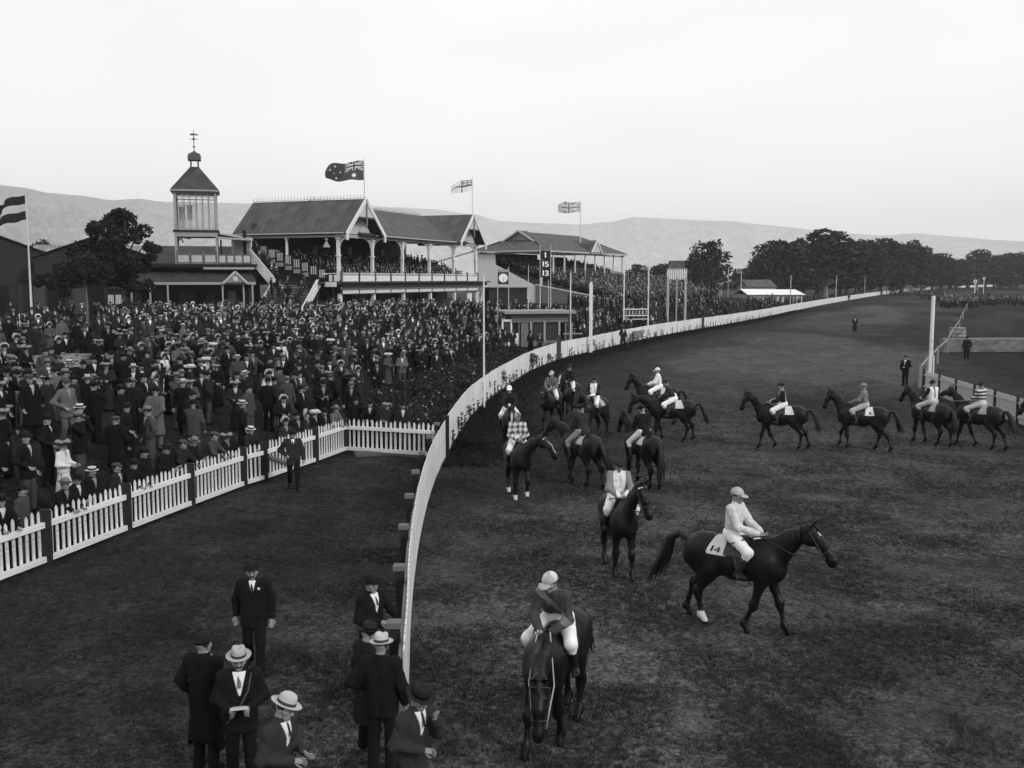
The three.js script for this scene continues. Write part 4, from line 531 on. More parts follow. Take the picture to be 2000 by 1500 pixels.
function sdf(ps, cell, { k = .03, cut, color, bb, grow = 0 } = {}) {
  let lo = [1e9, 1e9, 1e9], hi = [-1e9, -1e9, -1e9]; const B = ps.map(p => { const l = [], h = []; for (let i = 0; i < 3; i++) { const r = Math.max(p.ra, p.rb) * Math.max(p.s[i], .05) + grow; l[i] = Math.min(p.a[i], p.b[i]) - r; h[i] = Math.max(p.a[i], p.b[i]) + r; if (!p.neg) { lo[i] = Math.min(lo[i], l[i]); hi[i] = Math.max(hi[i], h[i]); } } return [l, h]; });
  if (bb) for (let i = 0; i < 3; i++) { lo[i] = Math.max(lo[i], bb[0][i]); hi[i] = Math.min(hi[i], bb[1][i]); }
  lo = lo.map(v => v - 2.5 * cell); const n = hi.map((v, i) => Math.max(4, Math.ceil((v + 2.5 * cell - lo[i]) / cell) + 1)), [nx, ny, nz] = n, f = new Float32Array(nx * ny * nz).fill(1);
  ps.forEach((p, q) => { const [l, h] = B[q], m = Math.max(p.k ?? k, 2 * cell) + cell * 2, r = [0, 1, 2].map(i => [Math.max(0, Math.floor((l[i] - m - lo[i]) / cell)), Math.min(n[i] - 1, Math.ceil((h[i] + m - lo[i]) / cell))]); const kk = p.k ?? k;
    for (let z = r[2][0]; z <= r[2][1]; z++) for (let y = r[1][0]; y <= r[1][1]; y++) { let i = (z * ny + y) * nx + r[0][0]; for (let x = r[0][0]; x <= r[0][1]; x++, i++) { const d = pd(p, lo[0] + x * cell, lo[1] + y * cell, lo[2] + z * cell); f[i] = p.neg ? Math.max(f[i], -d) : smin(f[i], d, kk); } } });
  if (grow || cut) { let i = 0; for (let z = 0; z < nz; z++) for (let y = 0; y < ny; y++) for (let x = 0; x < nx; x++, i++) { f[i] -= grow; if (cut) f[i] = Math.max(f[i], cut(lo[0] + x * cell, lo[1] + y * cell, lo[2] + z * cell)); } }
  const id = new Int32Array(nx * ny * nz).fill(-1), pos = [], idx = []; const O = [0, 1, nx, nx + 1, nx * ny, nx * ny + 1, nx * ny + nx, nx * ny + nx + 1], EG = [[0, 1], [2, 3], [4, 5], [6, 7], [0, 2], [1, 3], [4, 6], [5, 7], [0, 4], [1, 5], [2, 6], [3, 7]];
  for (let z = 0; z < nz - 1; z++) for (let y = 0; y < ny - 1; y++) for (let x = 0; x < nx - 1; x++) {
    const i = (z * ny + y) * nx + x; let m = 0; for (let c = 0; c < 8; c++) if (f[i + O[c]] < 0) m |= 1 << c; if (m === 0 || m === 255) continue;
    let sx = 0, sy = 0, sz = 0, c = 0; for (const [a, b] of EG) { const fa = f[i + O[a]], fb = f[i + O[b]]; if (fa < 0 === fb < 0) continue; const t = fa / (fa - fb); sx += (a & 1) + ((b & 1) - (a & 1)) * t; sy += (a >> 1 & 1) + ((b >> 1 & 1) - (a >> 1 & 1)) * t; sz += (a >> 2) + ((b >> 2) - (a >> 2)) * t; c++; }
    id[i] = pos.length / 3; pos.push(lo[0] + (x + sx / c) * cell, lo[1] + (y + sy / c) * cell, lo[2] + (z + sz / c) * cell);
  }
  const Q = (a, b, c, d, flip) => { if (a < 0 || b < 0 || c < 0 || d < 0) return; flip ? idx.push(a, c, b, b, c, d) : idx.push(a, b, c, b, d, c); };
  for (let z = 1; z < nz - 1; z++) for (let y = 1; y < ny - 1; y++) for (let x = 1; x < nx - 1; x++) {
    const i = (z * ny + y) * nx + x, s = f[i] < 0; if (s !== f[i + 1] < 0) Q(id[i - nx - nx * ny], id[i - nx * ny], id[i - nx], id[i], !s); if (s !== f[i + nx] < 0) Q(id[i - 1 - nx * ny], id[i - 1], id[i - nx * ny], id[i], !s); if (s !== f[i + nx * ny] < 0) Q(id[i - 1 - nx], id[i - nx], id[i - 1], id[i], !s);
  }
  const g = new THREE.BufferGeometry(); g.setAttribute('position', new THREE.Float32BufferAttribute(pos, 3)); g.setIndex(idx); g.computeVertexNormals(); if (color !== undefined) paint(g, color); return g;
}
function displace(g, amp, f) { // moves vertices along their normals (cloth folds, muscle); colours untouched
  const p = g.attributes.position, n = g.attributes.normal; for (let i = 0; i < p.count; i++) { const x = p.getX(i), y = p.getY(i), z = p.getZ(i), d = amp * ((1 - Math.abs(vn(x * f + 9, y * f * .45 + z * f * .6 + 5, z * f + 3) * 2 - 1)) - .55 + .5 * (vn(x * f * 2.3 + 40, y * f * 2 + 7, z * f * 2.3) - .5)); p.setXYZ(i, x + n.getX(i) * d, y + n.getY(i) * d, z + n.getZ(i) * d); } g.computeVertexNormals(); return g; }
const add = (a, b, t = 1) => [a[0] + b[0] * t, a[1] + b[1] * t, a[2] + b[2] * t], sub = (a, b) => [a[0] - b[0], a[1] - b[1], a[2] - b[2]], mid = (a, b, t = .5) => a.map((v, i) => lerp(v, b[i], t));
const nrm = a => { const l = Math.hypot(...a) || 1; return a.map(v => v / l); }, cross = (a, b) => [a[1] * b[2] - a[2] * b[1], a[2] * b[0] - a[0] * b[2], a[0] * b[1] - a[1] * b[0]];
// heads: skull, jaw, brow, nose, ears, sockets, lips; face along +z, origin at the base of the skull
const headCache = {};
function headGeo(res, tache, hair = .02) {
  return headCache[res + '|' + tache] ??= (() => {
    const ps = [C([0, .145, -.012], [0, .15, -.02], .088, .09, [.86, 1, 1.06]), C([0, .075, .025], [0, .05, .045], .06, .05, [.95, 1, 1]), C([0, .015, .062], [0, .015, .062], .024), C([0, -.1, -.015], [0, .06, -.02], .056, .055), C([-.045, .1, .045], [.045, .1, .045], .035, .035), C([-.035, .137, .076], [.035, .137, .076], .014), C([0, .128, .088], [0, .088, .112], .009, .015, 1, { k: .015 }), C([-.014, .083, .1], [.014, .083, .1], .011, .011, 1, { k: .01 }), C([-.02, .052, .083], [.02, .052, .083], .011, .011, 1, { k: .012 })];
    for (const s of [-1, 1]) ps.push(C([s * .08, .125, -.005], [s * .084, .085, .0], .02, .014, [.45, 1, 1], { k: .008 }), C([s * .031, .118, .1], [s * .031, .118, .1], .019, .019, 1, { neg: 1 }), C([s * .031, .118, .083], [s * .031, .118, .083], .0135, .0135, 1, { k: .004 }));
    if (tache) ps.push(C([0, .068, .1], [-.035, .056, .085], .013, .007, 1, { k: .006 }), C([0, .068, .1], [.035, .056, .085], .013, .007, 1, { k: .006 }));
    return sdf(ps, res, { k: .025, color: (x, y, z) => { const ax = Math.abs(x); if (y > .175 + z * .35 || (z < -.012 && y > .02 && y > .11 - ax * .3 - (z + .012) * .6) || (ax > .068 && y > .12 && z < .03)) return hair; if (z > .06 && y > .11 && y < .127 && ax > .02 && ax < .044) return .035; if (z > .06 && y > .133 && y < .147 && ax > .014 && ax < .052) return .05; if (tache && z > .075 && y < .078 && y > .05 && ax < .04) return .03; if (z > .08 && y > .045 && y < .054 && ax < .026) return .13; return .24; } });
  })();
}
function hand(w, d, s, res, grip = .5, palmN) { // palm, four unequal fingers, thumb
  d = nrm(d); let side = nrm(cross(d, palmN ?? [0, 0, 1])); if (Math.hypot(...cross(d, palmN ?? [0, 0, 1])) < .1) side = [1, 0, 0]; side = side.map(v => v * s); const pn = nrm(cross(side, d)).map(v => v * s), n = res ? 6 : 4, g = [tubes([add(w, d, -.02), add(w, d, .03), add(w, d, .085)], [.024, .034, .036], n + 2, .6)];
  [[-.028, .075], [-.009, .085], [.01, .08], [.028, .062]].forEach(([o, L], i) => { const b = add(add(w, d, .09), side, o), c1 = grip * .7, m = add(add(b, d, L * .5 * Math.cos(c1)), pn, L * .5 * Math.sin(c1)), c2 = grip * 1.9, e = add(add(m, d, L * .5 * Math.cos(c2)), pn, L * .5 * Math.sin(c2)); g.push(tubes([b, m, e], [.0098, .009, .007], n)); });
  const tb = add(add(w, d, .035), side, -.03), tm = add(add(add(tb, d, .035), side, -.022), pn, .012), te = add(add(add(tm, d, .03), side, -.002), pn, .016 + .02 * grip); g.push(tubes([tb, tm, te], [.013, .011, .008], n)); return paint(merge(g), .24);
}
function standJ(o = {}) {
  const J = { pelvis: [0, .95, 0], chest: [0, 1.3, .0], neck: [0, 1.46, -.005] }, arms = { down: [[.275, 1.13, -.03], [.275, .88, .07]], fwd: [[.27, 1.14, .0], [.11, 1.11, .26]], pocket: [[.32, 1.14, -.05], [.225, .92, .07]], back: [[.27, 1.14, -.12], [.05, .95, -.19]], eyes: [[.26, 1.27, .22], [.075, 1.53, .15]], rail: [[.29, 1.17, .16], [.17, 1.06, .4]], reach: [[.3, 1.22, .2], [.26, 1.12, .46]], hip: [[.37, 1.16, -.08], [.19, 1.02, .12]], swing: [[.27, 1.14, -.1], [.27, .9, -.06]], chin: [[.22, 1.16, .16], [.08, 1.4, .22]] };
  const st = o.stride ?? 0, lean = o.lean ?? 0;
  for (const [q, s, arm] of [['L', 1, o.L ?? 'down'], ['R', -1, o.R ?? 'down']]) {
    const m = p => [p[0] * s, p[1], p[2]]; J['sh' + q] = m([.178, 1.405, -.005]); J['el' + q] = m(arms[arm][0]); J['wr' + q] = m(arms[arm][1]); J['arm' + q] = arm;
    const f = st * s; J['hip' + q] = m([.095, .92, 0]); J['kn' + q] = m([.105, .5 + Math.abs(f) * .02, .03 + f * .26 + (f < 0 ? .09 * -f * 2 : 0)]); J['an' + q] = m([.11, .085 + (f < 0 ? -f * .18 : 0), -.02 + f * .5]); J['toe' + q] = m([.135, .035 + (f < 0 ? -f * .05 : 0), .14 + f * .5]);
  }
  if (lean) for (const k of ['chest', 'neck', 'shL', 'shR', 'elL', 'elR', 'wrL', 'wrR']) { const p = J[k]; J[k] = [p[0], p[1] - lean * lean * (p[1] - .95) * .5, p[2] + lean * (p[1] - .95)]; }
  J.headYaw = o.headYaw ?? 0; J.headPitch = o.headPitch ?? 0; J.headRoll = o.headRoll ?? 0; return J;
}
function torso(J, r = 0) { const R = nrm(sub(J.shL, J.shR)), a = []; for (const s of [-1, 1]) a.push(C(add(J.pelvis, R, s * .065), add(J.chest, R, s * .085), .108 + r, .112 + r)); a.push(C(J.shL, J.shR, .068 + r, .068 + r), C(mid(J.chest, J.neck, .6), add(J.neck, [0, .015, 0]), .085 + r, .06 + r)); return a; }
const sleeves = (J, r = 0) => ['L', 'R'].flatMap(q => [C(J['sh' + q], J['el' + q], .068 + r, .056 + r), C(J['el' + q], mid(J['el' + q], J['wr' + q], .92), .056 + r, .044 + r)]);
// style: suit, overcoat, dress, jockey, rider (coat and breeches on horseback)
function figure(J, style, o = {}) {
  const res = o.res ?? 0, cell = [.042, .017, .06][res], hc = [.021, .0075, .034][res], out = {};
  const hg = headGeo(hc, !!o.tache).clone(); const hm = new THREE.Matrix4().makeRotationFromEuler(new THREE.Euler(J.headPitch, J.headYaw, J.headRoll, 'YXZ')).setPosition(...add(J.neck, [0, .035, .012])); hg.applyMatrix4(hm); out.headM = hm;
  const core = merge([tubes([J.pelvis, J.chest, J.neck, add(J.neck, [0, .06, .01])], [.08, .08, .05, .048], 6), ...['L', 'R'].flatMap(q => [tubes([J['sh' + q], J['el' + q], J['wr' + q]], [.04, .036, .028], 5), tubes([J['hip' + q], J['kn' + q], J['an' + q]], [.06, .045, .035], 5)])]);
  const bits = [hg, paint(core, .28)];
  for (const q of ['L', 'R']) { if (!['pocket'].includes(J['arm' + q])) bits.push(hand(J['wr' + q], sub(J['wr' + q], J['el' + q]), q === 'L' ? 1 : -1, res === 1, J.grip ?? .55, J.palmN)); const A0 = J['an' + q], T = J['toe' + q]; bits.push(paint(tubes([add(A0, [0, -.03, -.035]), mid(A0, T, .5), T], [.043, .045, .033], res === 1 ? 8 : 5, .9), .012)); }
  out.body = merge(bits.map(g => { if (!g.index) return g; return g; }));
  const tp = torso(J), dn = (h, r0, r1) => [-1, 1].map(s => C(add(J.pelvis, [s * .065, .05, 0]), [J.pelvis[0] + s * .075, h, J.pelvis[2] + .005], r0, r1));
  if (style === 'suit' || style === 'overcoat') {
    const hem = style === 'suit' ? .74 : o.hem ?? .42; out.coat = sdf([...tp.map(p => ({ ...p, ra: p.ra + .012, rb: p.rb + .012 })), ...sleeves(J, .008), ...dn(hem - .05, .122, style === 'suit' ? .132 : .165)], cell, { k: .045, cut: (x, y, z) => Math.abs(x) > .21 || z > .24 || z < -.22 ? -1 : hem - y });
    out.legs = sdf([...['L', 'R'].flatMap(q => [C(J['hip' + q], J['kn' + q], .098, .075), C(J['kn' + q], add(J['an' + q], [0, -.02, 0]), .074, .064)]), C(add(J.pelvis, [-.05, -.05, 0]), add(J.pelvis, [.05, -.05, 0]), .11)], cell, { k: .03, cut: (x, y) => .03 - y });
    const vs = o.vest ? .1 : 0; out.shirt = merge([sdf(tp, res === 1 ? .011 : .024, { k: .045, grow: res === 1 ? .026 : .018, bb: [[-.12, J.chest[1] - .16, J.chest[2]], [.12, J.neck[1] + .05, J.neck[2] + .2]], cut: (x, y, z) => { const u = y - (J.chest[1] - .1 + vs); return Math.max(-u, Math.abs(x - J.chest[0]) - .012 - u * .24, (lerp(J.pelvis[2], J.neck[2], (y - .95) / .5)) + .01 - z, y - J.neck[1] - .02); } }), cyl(.058, .054, .055, J.neck[0], J.neck[1] + .015, J.neck[2] + .006, 12)]);
    if (res === 1) out.tie = tubes([add(J.neck, [0, .02, .075]), add(J.neck, [0, -.03, .1]), add(J.chest, [0, .02, .15])], [.016, .022, .02], 6, .4);
  } else if (style === 'dress') {
    out.coat = sdf([...tp.map(p => ({ ...p, ra: p.ra * .9, rb: p.rb * .94 })), ...sleeves(J, .004), C(add(J.pelvis, [0, .12, 0]), add(J.pelvis, [0, .02, 0]), .115, .15)], cell, { k: .045 });
    out.legs = sdf([C(add(J.pelvis, [0, .08, 0]), [0, .62, 0], .12, .175), C([0, .62, 0], [.02, .12, -.03], .175, o.flare ?? .24)], cell, { k: .05, cut: (x, y) => .05 - y });
    out.shirt = merge([sdf(tp, .024, { k: .045, grow: .006, bb: [[-.1, J.chest[1] - .02, 0], [.1, J.neck[1] + .04, .2]], cut: (x, y, z) => Math.max(Math.abs(x) - .015 - (y - J.chest[1]) * .35, .01 - z, J.chest[1] - y) }), cyl(.056, .052, .05, J.neck[0], J.neck[1] + .015, J.neck[2] + .006, 10)]);
  } else { // on horseback
    out.coat = sdf([...tp.map(p => ({ ...p, ra: p.ra + .004, rb: p.rb + .004 })), ...sleeves(J, style === 'rider' ? .012 : .008), ...(style === 'rider' ? [C(add(J.pelvis, [0, .06, 0]), add(J.pelvis, [0, -.06, -.14]), .14, .15)] : [])], o.cc ?? cell, { k: .04, cut: (x, y, z) => z > J.pelvis[2] + .24 ? -1 : J.pelvis[1] - (style === 'rider' ? .1 : -.03) - y + (z - J.pelvis[2]) * .2, color: o.silk ?? .02 });
    out.legs = sdf([...['L', 'R'].flatMap(q => [C(add(J['hip' + q], [0, 0, -.04]), J['kn' + q], .115, .082), C(J['kn' + q], mid(J['kn' + q], J['an' + q], .3), .076, .062)]), C(add(J.pelvis, [-.06, -.02, -.03]), add(J.pelvis, [.06, -.02, -.03]), .125), C(J.pelvis, add(J.pelvis, [0, .08, .01]), .12, .115)], cell, { k: .04 });
    out.boots = merge(['L', 'R'].flatMap(q => { const k = mid(J['kn' + q], J['an' + q], .22), a = J['an' + q], t = J['toe' + q]; return [tubes([k, mid(k, a, .35), a], [.066, .064, .046], 9), tubes([add(a, [0, -.045, -.035]), mid(a, t, .5).map((v, i) => i === 1 ? v - .02 : v), t], [.042, .043, .03], 8)]; }));
  }
  if (res === 1) { displace(out.coat, style === 'jockey' ? .022 : .018, 11); displace(out.legs, .014, 12); }
  return out;
}
// hats sit in head coordinates (origin at the base of the skull)
const lathe = (pts, n = 18) => new THREE.LatheGeometry(pts.map(p => new THREE.Vector2(...p)), n);
const hatGeo = {
  bowler: (c = .012) => merge([paint(lathe([[.001, .285], [.045, .277], [.078, .25], [.092, .21], [.096, .172]]).scale(.94, 1, 1.08), c), paint(lathe([[.095, .172], [.125, .17], [.142, .176], [.147, .188], [.142, .182], [.12, .164], [.09, .162]]).scale(.92, 1, 1.12), c), paint(lathe([[.0975, .166], [.0985, .19]]).scale(.94, 1, 1.08), c * 1.8)]),
  boater: (c = .62) => merge([paint(lathe([[.001, .258], [.09, .256], [.096, .25], [.096, .172]]).scale(.95, 1, 1.06), c), paint(lathe([[.094, .174], [.162, .172], [.163, .165], [.09, .164]]).scale(.94, 1, 1.04), c), paint(lathe([[.0985, .174], [.0985, .218]]).scale(.95, 1, 1.06), .012)]),
  homburg: (c = .3) => merge([paint((() => { const g = lathe([[.001, .262], [.03, .268], [.062, .282], [.08, .272], [.09, .24], [.096, .172]], 22), p = g.attributes.position; for (let i = 0; i < p.count; i++) { const x = p.getX(i), y = p.getY(i); if (y > .25) p.setY(i, y - .02 * (1 - clamp(Math.abs(x) / .05, 0, 1))); } g.computeVertexNormals(); return g; })().scale(.92, 1, 1.1), c), paint(lathe([[.094, .172], [.13, .166], [.158, .172], [.163, .18], [.158, .17], [.125, .158], [.09, .162]], 22).scale(.92, 1, 1.1), c), paint(lathe([[.0985, .17], [.0975, .205]], 22).scale(.92, 1, 1.1), c * .12)]),
  cap: (c = .05) => merge([paint(new THREE.SphereGeometry(.112, 14, 7, 0, 6.3, 0, 1.75).scale(.98, .52, 1.15).translate(0, .19, -.005), c), paint(new THREE.CylinderGeometry(.075, .085, .012, 12, 1, false, -1.5, 3).rotateX(.25).translate(0, .175, .075), c)]),
  jockey: (c = .55, q = .5) => merge([paint(new THREE.SphereGeometry(.106, 18, 10, 0, 6.3, 0, 1.65).scale(.93, .98, 1.1).translate(0, .158, -.012), (x, y, z) => (Math.floor(Math.atan2(z, x) / 1.571 + 8) % 2 ? c : q)), paint(new THREE.SphereGeometry(.02, 8, 5).scale(1, .5, 1).translate(0, .262, -.012), q), paint(new THREE.CylinderGeometry(.072, .1, .012, 14, 1, false, -1.45, 2.9).rotateX(.22).translate(0, .153, .088), q)]),
  wide: (c = .02, d = .35) => merge([paint(lathe([[.001, .27], [.07, .262], [.115, .22], [.12, .17]]), c), paint((() => { const g = lathe([[.11, .172], [.2, .178], [.245, .165], [.2, .165], [.11, .16]], 20), p = g.attributes.position; for (let i = 0; i < p.count; i++) { const x = p.getX(i); p.setY(i, p.getY(i) + x * .14 + x * x * .5); } g.computeVertexNormals(); return g; })(), c), ...[...Array(7)].map((_, i) => paint(new THREE.IcosahedronGeometry(.05 + .012 * (i % 3), 1).scale(1.3, .8, 1).translate(Math.cos(i * .8) * .12, .2 + .012 * (i % 2), Math.sin(i * .8) * .12), d))]),
  plume: (c = .02, d = .55) => merge([paint(lathe([[.001, .285], [.08, .275], [.125, .23], [.122, .165], [.1, .16]]), c), ...[...Array(10)].map((_, i) => { const a = -1.9 + i * .42; return paint(new THREE.IcosahedronGeometry(.05, 1).scale(.8, 1.2, .8).translate(Math.cos(a + 1.57) * .13, .2 + .09 * Math.cos(a), -.02 + Math.sin(i * 2) * .03), d); })]),
};
// ---------------------------------------------------------------- horses
const WALK = { walkA: [[.42, .3], [-.34, -.5], [-.3, -.42], [.34, .1]], walkB: [[-.32, -.42], [.4, .26], [.36, .14], [-.26, -.4]], stand: [[.05, .0], [-.06, -.05], [.04, .02], [-.1, -.08]], stepC: [[.2, .12], [-.18, -.24], [-.14, -.2], [.2, .06]], walkC: [[.3, .2], [-.42, -.6], [.1, .02], [-.34, -.46]], walkD: [[-.1, -.12], [.5, .05, .06], [-.36, -.5], [.42, .2]], walkE: [[.12, .06], [-.25, -.3], [.4, .2], [-.12, -.2]], liftL: [[.5, -.35, .12], [-.1, -.1], [-.2, -.25], [.2, .1]] };
function horse(label, x, zf, hd, o = {}) {
  const t = thing('racehorse', label, 'horse', [x, 0, zf], yawOf(...hd)); t.scale.setScalar(o.size ?? 1); const cell = o.cell ?? .03, sw = (o.tint ?? 1) * .006;
  const ps = [C([0, 1.16, .5], [0, 1.14, 0], .30, .305, .87), C([0, 1.14, 0], [0, 1.2, -.42], .305, .265, .88), C([0, 1.27, -.5], [0, 1.27, -.66], .27, .25, .95), C([0, 1.4, .42], [0, 1.38, -.1], .13, .12, .9), C([0, 1.38, -.1], [0, 1.43, -.6], .12, .13, .95), C([0, 1.5, .5], [0, 1.46, .3], .09, .08, .7), C([0, 1.12, .6], [0, 1.08, .7], .2, .15, .95, { k: .12 }), C([0, 1.32, -.84], [0, 1.25, -.88], .08, .06)];
  const ny = o.neckYaw ?? 0, ne = o.neckEl ?? .85, nb = [0, 1.3, .6], NL = .8, nd = [Math.sin(ny) * Math.cos(ne), Math.sin(ne), Math.cos(ny) * Math.cos(ne)], poll = add(nb, nd, NL + .04), nm = add(add(nb, nd, NL * .52), [0, .07, 0]);
  ps.push(C(nb, nm, .215, .15, .62), C(nm, poll, .15, .095, .62), C([0, 1.18, .68], add(nb, nd, NL * .45), .16, .12, .7), C([0, 1.45, .42], nm, .08, .09, .5));
  const hy = ny + (o.headYaw ?? 0), hp = o.headPitch ?? -.95, hdv = [Math.sin(hy) * Math.cos(hp), Math.sin(hp), Math.cos(hy) * Math.cos(hp)], up = nrm([-Math.sin(hy) * Math.sin(hp), Math.cos(hp), -Math.cos(hy) * Math.sin(hp)]), rt = nrm(cross(up, hdv)), hp_ = (f, u, r) => add(add(add(poll, hdv, f * 1.1), up, u * 1.12), rt, r * 1.1);
  ps.push(C(hp_(-.02, -.02, 0), hp_(.26, .0, 0), .112, .096, .88, { k: .05 }), C(hp_(.26, 0, 0), hp_(.52, -.03, 0), .086, .062, .88, { k: .04 }), C(hp_(.1, -.1, .02), hp_(.1, -.1, -.02), .085, .085), C(hp_(.5, -.035, 0), hp_(.55, -.055, 0), .06, .047), C(hp_(.4, -.085, 0), hp_(.53, -.1, 0), .03, .03));
  for (const s of [-1, 1]) ps.push(C(hp_(.14, .04, s * .068), hp_(.14, .04, s * .068), .024, .024, 1, { k: .015 }), C(hp_(.56, -.02, s * .035), hp_(.56, -.02, s * .035), .012, .012, 1, { neg: 1 }));
  const L = WALK[o.gait ?? 'stand'], hoof = [];
  L.forEach((a, i) => {
    const s = i % 2 ? -1 : 1, fore = i < 2; let p, q, r, h; const lift = a[2] ?? 0;
    if (fore) { p = [s * .15, .98, .53]; q = add(p, [s * -.005, -Math.cos(a[0]) * .44, Math.sin(a[0]) * .44]); r = add(q, [0, -Math.cos(a[1]) * .34, Math.sin(a[1]) * .34]); h = add(r, [0, -.1, .06]); }
    else { p = [s * .155, .98, -.43 + a[0] * .12]; const ta = -.66 + a[0] * .55, ca = .06 + a[1]; q = add(p, [s * -.01, -Math.cos(ta) * .5, Math.sin(ta) * .5]); r = add(q, [0, -Math.cos(ca) * .42, Math.sin(ca) * .42]); h = add(r, [0, -.1, .07]); }
    const dy = h[1] - .045 - lift; h[1] -= dy; r[1] -= dy; q = [q[0], q[1] - dy * .55, q[2]]; hoof.push(h);
    if (fore) ps.push(C([s * .12, 1.26, .54], p, .165, .11, .75, { k: .12 }), C(p, q, .105, .058, .9), C(add(q, [0, .03, .01]), add(q, [0, -.04, .01]), .058, .05), C(q, r, .046, .036), C(add(r, [0, .02, -.008]), r, .045, .042), C(r, add(h, [0, .03, 0]), .036, .042), C(add(h, [0, .03, -.006]), add(h, [0, -.01, .006]), .043, .054, 1, { k: .015 }));
    else ps.push(C([s * .13, 1.24, -.62], p, .22, .165, .72, { k: .1 }), C([s * .13, 1.1, -.78], mid(p, q, .35), .13, .1, .7), C(p, q, .15, .064, .85), C(add(q, [0, .05, -.03]), add(q, [0, -.06, .0]), .052, .048), C(q, r, .052, .04), C(add(r, [0, .02, -.01]), r, .047, .044), C(r, add(h, [0, .03, 0]), .038, .044), C(add(h, [0, .03, -.006]), add(h, [0, -.01, .006]), .043, .054, 1, { k: .015 }));
  });
  const bz = o.blaze ?? 0;
  obj('body', merge([displace(sdf(ps, cell, { k: .07, cut: (a, b) => -b + .003, color: (a, b, c) => {
    const q = sub([a, b, c], poll), f = q[0] * hdv[0] + q[1] * hdv[1] + q[2] * hdv[2], u = q[0] * up[0] + q[1] * up[1] + q[2] * up[2], r = Math.abs(q[0] * rt[0] + q[1] * rt[1] + q[2] * rt[2]);
    if (bz && u > .035 && r < (bz > 1 ? .028 : .03) && f > .08 && f < (bz > 1 ? .5 : .15)) return .55;
    if (b < .33 && (o.socks ?? []).some(i => Math.hypot(a - hoof[i][0], c - hoof[i][2]) < .17 && b < hoof[i][1] + (o.sockH ?? .2) && b > hoof[i][1] - .0)) return .5;
    return sw * (.75 + .5 * fbm(a * 5 + 9, b * 5 + c * 5, 3));
  } }), .007, 8), ...[-1, 1].map(s => paint(tubes([hp_(-.03, .07, s * .05), hp_(-.06, .15, s * .075), hp_(-.05, .22, s * .07)], [.03, .032, .006], 7, .55), sw * .8))]), mats['hs'] ??= new THREE.MeshPhysicalMaterial({ vertexColors: true, roughness: .42, specularIntensity: .4, side: THREE.DoubleSide }), t);
  // mane and tail: hanks of hair
  const hair = M(.006, .6), mg = []; for (let i = 0; i < 9; i++) { const u = .12 + i * .1, b = add(add(i < 5 ? mid(nb, nm, .35 + i * .13) : mid(nm, poll, (i - 5) * .3), [0, i < 5 ? .19 - i * .012 : .13, -.03]), rt, .0); mg.push(tubes([b, add(b, [-.06 * Math.cos(ny), -.05, 0]), add(b, [-.1 * Math.cos(ny), -.15 - .02 * (i % 3), .01])], [.03, .032, .012], 5, .6)); } mg.push(tubes([hp_(-.05, .1, 0), hp_(.05, .115, 0), hp_(.13, .1, .01)], [.025, .03, .01], 5)); obj('mane', mg, hair, t);
  const T = o.tail ?? [[0, 1.36, -.9], [0, 1.28, -1.0], [0, 1.05, -1.05], [.01, .8, -1.04], [.02, .55, -1.0]], tg = [tubes(T, [.045, .065, .085, .085, .02], 9)]; for (let i = 0; i < 16; i++) { const ox = rr(-.09, .09), oz = rr(-.08, .08); tg.push(tubes(T.map((p, j) => add(p, [ox * j / 4 * 1.4, (j === 4 ? rr(-.14, .05) : 0), oz * j / 4 * 1.4])), [.025, .035, .03, .025, .004], 5)); } obj('tail', tg, hair, t);
  // tack wrapped on the barrel by casting onto it
  const wrap = (z0, z1, a0, a1, off, nz, na) => { const pos = [], uv = [], idx = []; for (let i = 0; i <= nz; i++) for (let j = 0; j <= na; j++) { const z = typeof z0 === 'function' ? z0(i / nz, j / na) : lerp(z0, z1, i / nz), a = lerp(a0, a1, j / na), dx = Math.sin(a), dy = Math.cos(a); let r = .62; for (let k = 0; k < 60; k++) { const d = evalP(ps.slice(0, 7), dx * r, 1.16 + dy * r, z, .06); if (d < .002) break; r -= Math.max(.002, d * .8); } r += off; pos.push(dx * r, 1.16 + dy * r, z); uv.push(i / nz, j / na); } for (let i = 0; i < nz; i++) for (let j = 0; j < na; j++) { const q = i * (na + 1) + j; idx.push(q, q + 1, q + na + 1, q + 1, q + na + 2, q + na + 1); } const g = new THREE.BufferGeometry(); g.setAttribute('position', new THREE.Float32BufferAttribute(pos, 3)); g.setAttribute('uv', new THREE.Float32BufferAttribute(uv, 2)); g.setIndex(idx); g.computeVertexNormals(); return g; };
  if (o.cloth) { const num = o.num; obj('saddlecloth', wrap((i, j) => lerp(-.44 + .12 * (1 - Math.abs(j - .5) * 2), -.08, i), 0, -1.2, 1.2, .02, 10, 26), new THREE.MeshStandardMaterial({ color: G(o.cloth), roughness: .9, side: THREE.DoubleSide, map: canvas(128, 512, (c) => { c.fillStyle = '#f4f4f4'; c.fillRect(0, 0, 128, 512); c.fillStyle = '#d8d8d8'; for (let i = 0; i < 60; i++) c.fillRect(hash(i, 1, 2) * 128, hash(i, 3, 2) * 512, 9, 3); if (num) for (const [y, r] of [[442, 0], [70, Math.PI]]) { c.save(); c.translate(50, y); c.rotate(r); c.fillStyle = '#161616'; c.scale(.85, 1); figures(c, num, 0, 0, 96); c.restore(); } }) }), t); }
  obj('girth', wrap(.13, .22, 1.2, 5.08, .008, 2, 24), M(.05), t); obj('saddle', [wrap(-.12, .26, -1.15, 1.15, .035, 8, 18), C && tubes([[0, 1.56, .2], [0, 1.535, .05], [0, 1.56, -.16]], [.05, .06, .06], 8, 1.6)].map(g => { g.deleteAttribute('uv'); return g; }), M(.015, .4), t);
